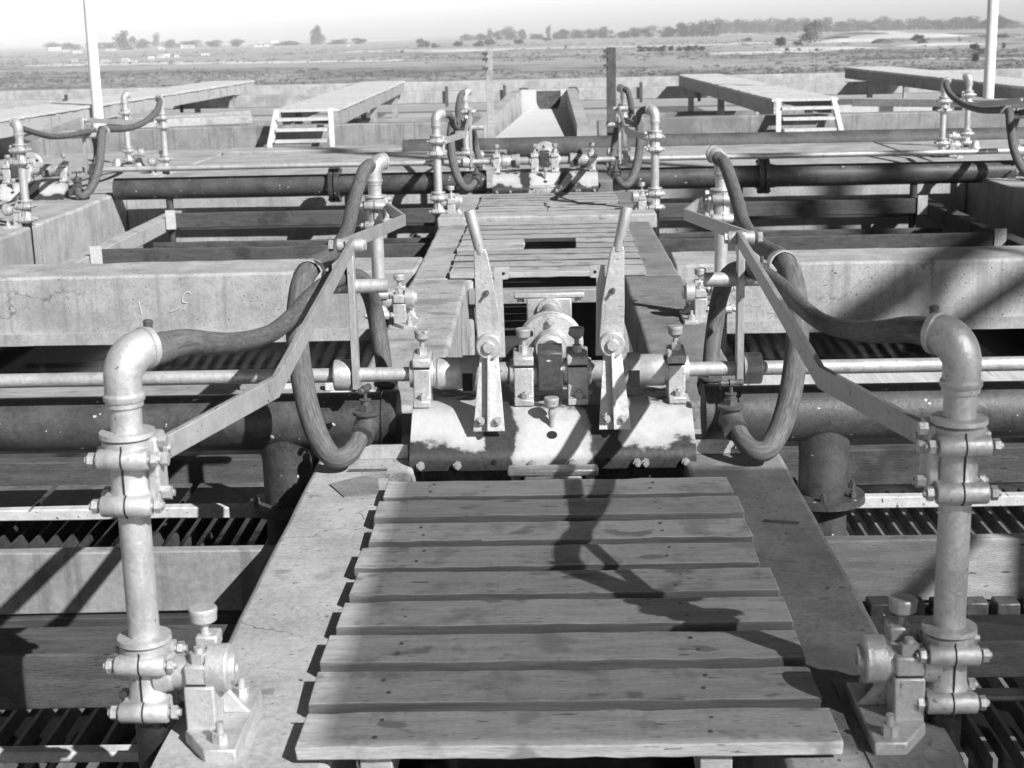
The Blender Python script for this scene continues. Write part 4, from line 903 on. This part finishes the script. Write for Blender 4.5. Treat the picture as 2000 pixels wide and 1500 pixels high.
def ladder(cx, y, w_, zt, label):
    root = empty('step_ladder', (cx, y - 0.25, 0.0), label, 'steps', 'short timber step ladders')
    for e in (-1, 1):
        m = MB(); m.bar([(cx + e * w_ / 2 + e * 0.05, y - 0.34, 0.0), (cx + e * w_ / 2, y, zt + 0.01)], 0.06, 0.10, up=(0, 0, 1)); m.build('side_rail', 'pale_timber', root)
    for k in (0, 1, 2):
        t = (0.18, 0.50, 0.80)[k]; m = MB(); yy = y - 0.34 + 0.34 * t; zz = zt * t
        m.box(cx - w_ / 2 + 0.02, cx + w_ / 2 - 0.02, yy - 0.07, yy + 0.07, zz, zz + 0.035); m.build('tread', 'pale_timber', root)
    return root
gangway((-2.95, 18.80), (-3.12, 29.9), 0.80, 0.43, 'left gangway over the far tank, reached by a ladder')
gangway((3.26, 18.80), (3.08, 29.9), 0.80, 0.43, 'right gangway over the far tank, reached by a ladder')
gangway((-6.75, 17.0), (-6.45, 31.5), 0.9, 0.46, 'outer left gangway behind the white pole')
gangway((6.9, 15.6), (6.7, 31.5), 0.9, 0.46, 'outer right gangway behind the white pole')
ladder(-2.91, 18.30, 0.66, 0.40, 'short pale step ladder at the near end of the left gangway')
ladder(3.20, 18.40, 0.66, 0.40, 'short pale step ladder at the near end of the right gangway')
for x, w_, lab, mt in ((-0.66, 0.085, 'tall slim timber post left of the flume with iron cleats near its top', 'beam_timber'), (0.865, 0.115, 'tall dark timber post right of the flume with iron cleats near its top', 'far_iron')):
    root = empty('timber_post', (x, 19.0, 0.0), lab, 'post')
    m = MB(); m.longbox(x - w_ / 2, x + w_ / 2, 18.95, 19.05, -0.5, 0.6, 2, 0.001); m.box(x - w_ / 2, x + w_ / 2, 18.955, 19.045, 0.601, 1.10); m.build('post', mt, root, bevel=0.004)
    for z in (0.86, 0.97, 1.04):
        m = MB(); m.box(x - w_ / 2 - 0.04, x - w_ / 2 + 0.03, 18.93, 18.948, z, z + 0.035); m.build('cleat', 'far_iron', root)
# flume: head wall with a rounded notch, apron and two flared wing walls
fl = empty('flume', (0.03, 21.5, -0.2), 'pale concrete flume with a rounded notch and flared wing walls', 'flume')
m = MB(); N_ = 16; yh = 24.6; cx = 0.10; W = 0.44; zt = 0.39; zn = -0.10; r = 0.20
pts = [(cx - W, -0.6), (cx - W, zt), (cx - r, zt)] + [(cx - r * math.cos(math.pi * i / N_), zt - 0.17 - r * 1.1 * math.sin(math.pi * i / N_)) for i in range(N_ + 1)] + [(cx + r, zt), (cx + W, zt), (cx + W, -0.6)]
m.prism(pts, 'XZ', yh, yh + 0.25); m.build('head_wall', 'sand', fl)
def slab(name, a, b_, c, d_, th, mat='wall_concrete'):
    m = MB(); q = [V(k) for k in (a, b_, c, d_)]; nrm = (q[1] - q[0]).cross(q[3] - q[0]).normalized() * th
    m.loft([[m.bm.verts.new(k) for k in q], [m.bm.verts.new(k + nrm) for k in q]]); return m.build(name, mat, fl)
slab('apron', (-0.72, 20.0, -0.12), (0.56, 20.0, -0.12), (0.42, 24.58, 0.08), (-0.24, 24.58, 0.08), -0.08, 'sand')
slab('wing_wall', (-0.80, 20.3, -0.5), (-0.80, 20.3, 0.08), (-0.34, 24.59, 0.39), (-0.34, 24.59, -0.5), 0.16)
slab('wing_wall', (0.62, 20.3, -0.5), (0.62, 20.3, 0.08), (0.56, 24.59, 0.39), (0.56, 24.59, -0.5), 0.16)
m = MB(); m.box(-0.34, 0.56, 24.86, 26.5, -0.4, -0.30); m.box(-0.40, -0.24, 24.86, 26.5, -0.3, 0.36); m.box(0.46, 0.60, 24.86, 26.5, -0.3, 0.36); m.box(-0.24, 0.46, 26.3, 26.45, -0.3, 0.30); m.build('notch_shade_channel', 'dark_concrete', fl)  # channel added behind the notch, coloured dark so the opening reads shaded
m = MB(); m.box(-0.90, 0.75, 18.80, 19.5, -0.5, -0.06); m.box(-0.80, 0.70, 18.3, 18.6, -0.5, -0.02); thing(m, 'flume_sill', 'wall_concrete', 'pale concrete sill in front of the flume, between the two posts', 'sill', bevel=0.01)
for s in (-1, 1):
    m = MB(); x = -6.11 if s < 0 else 6.04; y = 20.6
    m.lathe((x, y, 0.0), (0, 0, 1), [(0, 0), (0, 0.10), (0.25, 0.10), (0.26, 0.072), (2.0, 0.070), (4.0, 0.066), (6.0, 0.06), (6.02, 0)], n=24)
    thing(m, 'white_pole', 'white_paint', f'tall white painted pole on the {SID[s]} rising out of the picture', 'pole')

# added unseen screen above right of the camera, shaped to half-shade the nearest deck
root = empty('shade_screen', (2.9, 1.2, 0.0), 'added shade screen on posts right of the camera, outside the picture', 'screen')
K = 2.9; ox, oy = 0.92 * K, -1.0 * K
m = MB(); x0, x1, y0, y1 = -0.455 + ox, 1.25 + ox, 1.3 + oy, 4.36 + oy; zz = K
n = int((x1 - x0) / 0.020)
for i in range(n): m.box(x0 + i * 0.020, x0 + i * 0.020 + 0.0115, y0 if x0 - ox + i * 0.020 > 0.58 else 2.53 + oy, y1, zz, zz + 0.002)
m.build('shade_slats', 'far_iron', root)
m = MB(); m.box(x1, x1 + 0.05, y0, y1, zz - 0.04, zz + 0.01); m.box(x1, x1 + 0.05, y0 + 0.3, y0 + 0.35, -0.9, zz - 0.041); m.box(x1, x1 + 0.05, y1 - 0.3, y1 - 0.25, -0.9, zz - 0.041)
m.build('frame', 'far_iron', root)

# unseen lattice frame added off right, shaped to throw diagonal bands on the wall
root = empty('shadow_frame', (14.8, -0.6, -7.0), 'added shadow frame with an inclined lattice boom, off to the right outside the picture', 'shadow_frame')
for x in (14.2, 15.4):
    m = MB(); m.box(x - 0.09, x + 0.09, -0.7, -0.5, -7.0, 18.5); m.build('leg', 'far_iron', root)
for k in range(12):
    a, b_ = -7.0 + 2.1 * k, -4.9 + 2.1 * k; p, q = ((14.29, 15.31), (15.31, 14.29))[k % 2]
    m = MB(); m.bar([(p, -0.6, a), (q, -0.6, b_)], 0.12, 0.16, up=(0, 1, 0)); m.build('brace', 'far_iron', root)
A = lambda x: 8.69 + 0.70 * (x - 10.1)
m = MB(); m.bar([(8.9, -0.6, A(8.9)), (14.1, -0.6, A(14.1))], 0.17, 0.2, up=(0, 1, 0)); m.build('shadow_chord', 'far_iron', root)
m = MB(); m.bar([(9.2, -0.6, A(9.2) - 0.42), (14.1, -0.6, A(14.1) - 0.50)], 0.10, 0.14, up=(0, 1, 0)); m.build('shadow_chord', 'far_iron', root)
for k in range(6):
    x = 9.4 + 0.8 * k; m = MB(); m.bar([(x, -0.6, A(x) - 0.46), (x + 0.4, -0.6, A(x + 0.4) - 0.05)], 0.07, 0.08, up=(0, 1, 0)); m.build('lacing', 'far_iron', root)

# ------------------------------------------------------------------ the plain: trees, bushes, dunes, houses
def crown_mesh(nm, rx, rz, n, leaf, seed, zc=0.62, mat='far_tree', clumps=7):
    rnd = random.Random(seed); m = MB()
    cl = [(V((rnd.uniform(-.6, .6) * rx, rnd.uniform(-.6, .6) * rx, zc + rnd.uniform(-.55, .62) * rz)), rnd.uniform(.4, .65)) for _ in range(clumps)]
    for i in range(n):
        c, q = rnd.choice(cl); v = V((rnd.gauss(0, 1), rnd.gauss(0, 1), rnd.gauss(0, 1))).normalized() * (rnd.random() ** 0.4)
        p = c + V((v.x * rx * q, v.y * rx * q, v.z * rz * q * 0.7)); a = V((rnd.gauss(0, 1), rnd.gauss(0, 1), rnd.gauss(0, 1))).normalized(); b_ = a.orthogonal().normalized(); k = leaf * rnd.uniform(.6, 1.3)
        m._f([m.bm.verts.new(p + a * k), m.bm.verts.new(p + b_ * k), m.bm.verts.new(p - a * k * .8), m.bm.verts.new(p - b_ * k)])
    me = bpy.data.meshes.new(nm); m.bm.to_mesh(me); m.bm.free(); me.materials.append(MATS[mat]); return me
def trunk_mesh(h, r, seed):
    rnd = random.Random(seed); m = MB(); m.tube([(0, 0, -0.05), (0.02, 0, h * .5), (0.04, 0.02, h)], [r, r * .7, r * .4], n=8, sub=3)
    for k in range(4):
        a = rnd.random() * 6.3; m.tube([(0.02, 0, h * .55), (0.02 + math.cos(a) * .16, math.sin(a) * .16, h * .95), (0.02 + math.cos(a) * .28, math.sin(a) * .28, h * 1.3)], [r * .5, r * .35, r * .12], n=6, sub=2)
    me = bpy.data.meshes.new('trunk'); m.bm.to_mesh(me); m.bm.free(); me.materials.append(MATS['bark']); return me
CR = [crown_mesh('crown', .5, .62, 1100, .040, 11 + k, zc=.46, clumps=9 + k) for k in range(4)]
TR = [trunk_mesh(.42, .035, k) for k in range(3)]
# low scrub, beyond counting, over the whole plain
rs = random.Random(99); m = MB()
for i in range(9000):
    px = rs.uniform(-250, 2250); py = 170 - 85 * rs.random() ** 1.1
    if rs.random() < 0.45 and 96 < py < 104: continue
    p = px2g(px, py - (px - 1000) * .019); 
    if p.y < 60 or p.y > 2500: continue
    g_ = math.sin(p.x * .021 + 1.3 * math.sin(p.y * .013)) + math.sin(p.y * .027 + 2 * math.sin(p.x * .009)) + rs.gauss(0, .7)
    if g_ < -0.1: continue
    f = (p.y / 400) ** 0.5; w_ = rs.uniform(.5, 1.9) * f; h = rs.uniform(.10, .40) * f
    for q in range(5):
        c = p + V((rs.gauss(0, .45) * w_, rs.gauss(0, .4) * w_, h * rs.uniform(.2, .8))); a = V((rs.gauss(0, 1), rs.gauss(0, .5), rs.gauss(0, .35))).normalized() * w_ * rs.uniform(.25, .5); b_ = V((rs.gauss(0, .3), rs.gauss(0, .6), 1)).normalized() * h * rs.uniform(.4, .9)
        m._f([m.bm.verts.new(c + k) for k in (a * .9 + b_ * .2, b_, -a, -b_)])
m.build('scrub', 'scrub', kind='stuff', ang=180)
BU = [crown_mesh('bush', .5, .30, 420, .055, 31 + k, zc=.16, mat='bush', clumps=6) for k in range(3)]
def tree(px, py, wpx, hpx, label, k=0):
    p = px2g(px, py); dist = (p - V((0, 0, CAMH))).length; w_ = 1.25 * wpx * dist / 2900; h = 1.6 * hpx * dist / 2900
    root = empty('tree', tuple(p), label, 'tree', 'trees on the plain'); root.rotation_euler.z = random.random() * 6; root.scale = (w_, w_, h)
    for nm, me in (('crown', CR[k % 4]), ('trunk', TR[k % 3])):
        o = bpy.data.objects.new(nm, me); col.objects.link(o); o.parent = root
def bush(px, py, wpx, hpx, label, grp='bushes on the plain'):
    p = px2g(px, py); dist = (p - V((0, 0, CAMH))).length
    o = bpy.data.objects.new('bush', BU[random.randrange(3)]); col.objects.link(o); o.location = p; o.rotation_euler.z = random.random() * 6
    w_ = wpx * dist / 2900; o.scale = (w_, w_ * .8, hpx * dist / 2900 / .36); o['label'] = label; o['category'] = 'bush'; o['group'] = grp
tree(246, 97, 30, 22, 'wide round tree on the left skyline right of the white pole', 0)
tree(620, 87, 23, 25, 'round-crowned lone tree standing clear on the left skyline', 1)
tree(305, 92, 12, 16, 'slender small tree on the left skyline beside the wide round one', 2)
for k, (px, w_, h) in enumerate(sorted([(278, 30, 11), (335, 30, 11), (370, 36, 8), (420, 34, 8), (460, 30, 9), (560, 40, 6), (660, 30, 6), (700, 30, 7), (215, 30, 8), (130, 40, 9), (100, 30, 9), (185, 30, 8)])):
    tree(px, 98 - (px - 100) * .02, w_, h, f'low hazy tree behind the far left houses, {ORD[k]} from the left', k)
for k, (px, w_, h) in enumerate([(912, 26, 8), (940, 26, 9), (957, 12, 14), (975, 26, 12), (998, 34, 17), (1018, 18, 14), (1050, 26, 7), (1072, 10, 17), (1085, 24, 9), (1104, 30, 13), (1130, 30, 11), (1155, 30, 11), (1180, 28, 14), (1215, 30, 9), (1240, 34, 12), (1268, 36, 14), (1300, 36, 13), (1330, 38, 19), (1362, 34, 16), (1390, 40, 20)]):
    tree(px, 80 - (px - 900) * .018, w_, h, f'hazy grey tree on the middle skyline above the flume, {ORD[k]} from the left', k)
for k in range(22):
    px = 1405 + k * 27 + random.uniform(-6, 6)
    tree(px, 66 - (px - 1400) * .018 + random.uniform(-1, 1), random.uniform(34, 46), random.uniform(13, 20) - (px - 1400) * 0.006, f'grey tree in the long right skyline belt, {ORD[k]} from the left', k)
tree(1583, 84, 30, 26, 'leaning thin dark tree before the right belt, its trunk showing', 2)
for k, (px, py, w_, h) in enumerate(sorted([(822, 92, 24, 13), (835, 93, 20, 10), (854, 93, 22, 7), (893, 91, 28, 8), (930, 90, 24, 8), (958, 88, 36, 8), (1015, 86, 32, 7), (1070, 80, 26, 5), (786, 103, 8, 4), (1105, 93, 8, 4)])):
    bush(px, py, w_, h, f'low bush in the irregular row beyond the left post, {ORD[k]} from the left')
for k in range(9):
    bush(1250 + 15 * k, 101 - k * .25, 20, 9 - (k % 3), f'rounded bush in the tight row right of the dark post, {ORD[k]} from the left')
for k, (px, py, w_, h) in enumerate(sorted([(1362, 97, 18, 8), (1455, 80, 24, 5), (1525, 91, 40, 14), (1560, 88, 30, 8), (1536, 101, 12, 6), (1560, 100, 8, 5), (1595, 100, 10, 5), (1790, 81, 34, 10), (1800, 84, 26, 7), (1905, 97, 30, 9), (1912, 105, 22, 9), (1905, 122, 26, 14), (1960, 95, 12, 9), (1875, 80, 10, 3), (1940, 74, 60, 5)])):
    bush(px, py, w_, h, f'separate bush on or before the pale right dunes, {ORD[k]} from the left')
def mound(px, py, wpx, hpx, mat, nm, label, cat):
    p = px2g(px, py); dist = (p - V((0, 0, CAMH))).length; w_ = wpx * dist / 2900 / 2; h = hpx * dist / 2900 * 1.0; m = MB(); n = 26; rings = []
    ph = random.random() * 6
    for j in range(7):
        t = j / 6; rr = []
        for i in range(n):
            a = 2 * math.pi * i / n; k = (1 - t) ** 0.75 * (1 + .18 * math.sin(3 * a + ph) + .1 * math.sin(5 * a + 2 * ph))
            rr.append(m.bm.verts.new((p.x + math.cos(a) * w_ * k, p.y + math.sin(a) * w_ * 1.2 * k, p.z - 0.3 + (h + .3) * math.sin(t * math.pi / 2))))
        rings.append(rr)
    m.loft(rings); o = m.build(nm, mat, kind='structure' if cat is None else None, ang=80, **({} if cat is None else dict(label=label, cat=cat)))
    return o
for px, py, w_, h in ((1660, 82, 150, 7), (1760, 74, 220, 8), (1700, 66, 120, 5), (1600, 96, 220, 4), (1840, 88, 200, 4), (1480, 103, 260, 2.5), (900, 100, 200, 2)):
    mound(px, py, w_, h, 'sand', 'sand_dune', None, None)
for k, (px, py, w_, h) in enumerate(((1640, 77, 60, 6), (1680, 68, 100, 4), (1722, 71, 44, 6), (1722, 85, 44, 8), (1803, 84, 20, 4))):
    mound(px, py - 1, w_, h, 'bush', 'scrub_mound', ('leftmost dark hummock on the right dunes', 'longest dark hummock on the crest of the right dunes', 'dark hummock on the upper slope of the right dunes', 'dark hummock at the foot of the right dunes', 'smallest and rightmost dark hummock on the right dunes')[k], 'hummock')
def house(px, py, wpx, hpx, label, roof='house_wall'):
    p = px2g(px, py); dist = (p - V((0, 0, CAMH))).length; w_ = wpx * dist / 2900; h = hpx * dist / 2900; d_ = w_ * .7
    root = empty('house', tuple(p), label, 'house', 'small houses on the far plain')
    x, y, z = p; m = MB(); m.box(x - w_ / 2, x + w_ / 2, y, y + d_, z, z + h * .6); m.build('wall', 'house_wall', root)
    m = MB(); m.prism([(y - d_ * .08, z + h * .58), (y + d_ * .5, z + h), (y + d_ * 1.08, z + h * .58)], 'YZ', x - w_ * .55, x + w_ * .55); m.build('roof', roof, root)
    m = MB(); m.box(x - w_ * .2, x - w_ * .1, y - 0.1, y - 0.01, z + h * .2, z + h * .45); m.box(x + w_ * .1, x + w_ * .22, y - 0.1, y - 0.01, z + h * .2, z + h * .45); m.build('window', 'dark_seam', root)
HS = [(105, 99, 20, 6), (150, 104, 14, 4), (128, 101, 10, 4), (145, 120, 10, 4), (205, 122, 16, 5), (245, 120, 14, 6), (262, 121, 10, 4), (295, 116, 10, 5), (313, 113, 12, 6), (325, 112, 10, 6), (345, 112, 8, 5), (215, 99, 16, 4), (245, 97, 14, 3), (315, 97, 10, 5), (365, 94, 24, 6), (400, 109, 14, 4), (475, 90, 12, 3), (510, 91, 26, 8), (536, 84, 12, 4), (578, 87, 14, 6), (680, 91, 5, 3)]
HS.sort()
for k, (px, py, w_, h) in enumerate(HS):
    house(px, py, w_, h, f'tiny pale house in the left skyline settlement, {ORD[k]} from the left' if px not in (510, 578) else ('largest white-roofed building at the right end of the left settlement', 'small pale building standing just left of the lone round tree')[px == 578], 'white_paint' if k % 3 == 0 else 'house_roof')

# ------------------------------------------------------------------ air
m = MB(); m.box(-2600, 2600, -60, 3400, GZ - 0.9, 60)
hz = bpy.data.materials.new('air'); hz.use_nodes = True; N = hz.node_tree.nodes; N.remove(N['Principled BSDF'])
pv = N.new('ShaderNodeVolumePrincipled'); pv.inputs['Color'].default_value = (0.95, 0.95, 0.95, 1); pv.inputs['Density'].default_value = 0.00022; pv.inputs['Anisotropy'].default_value = -0.4
hz.node_tree.links.new(pv.outputs[0], N['Material Output'].inputs['Volume']); MATS['air'] = hz
m.build('haze', 'air', kind='stuff')
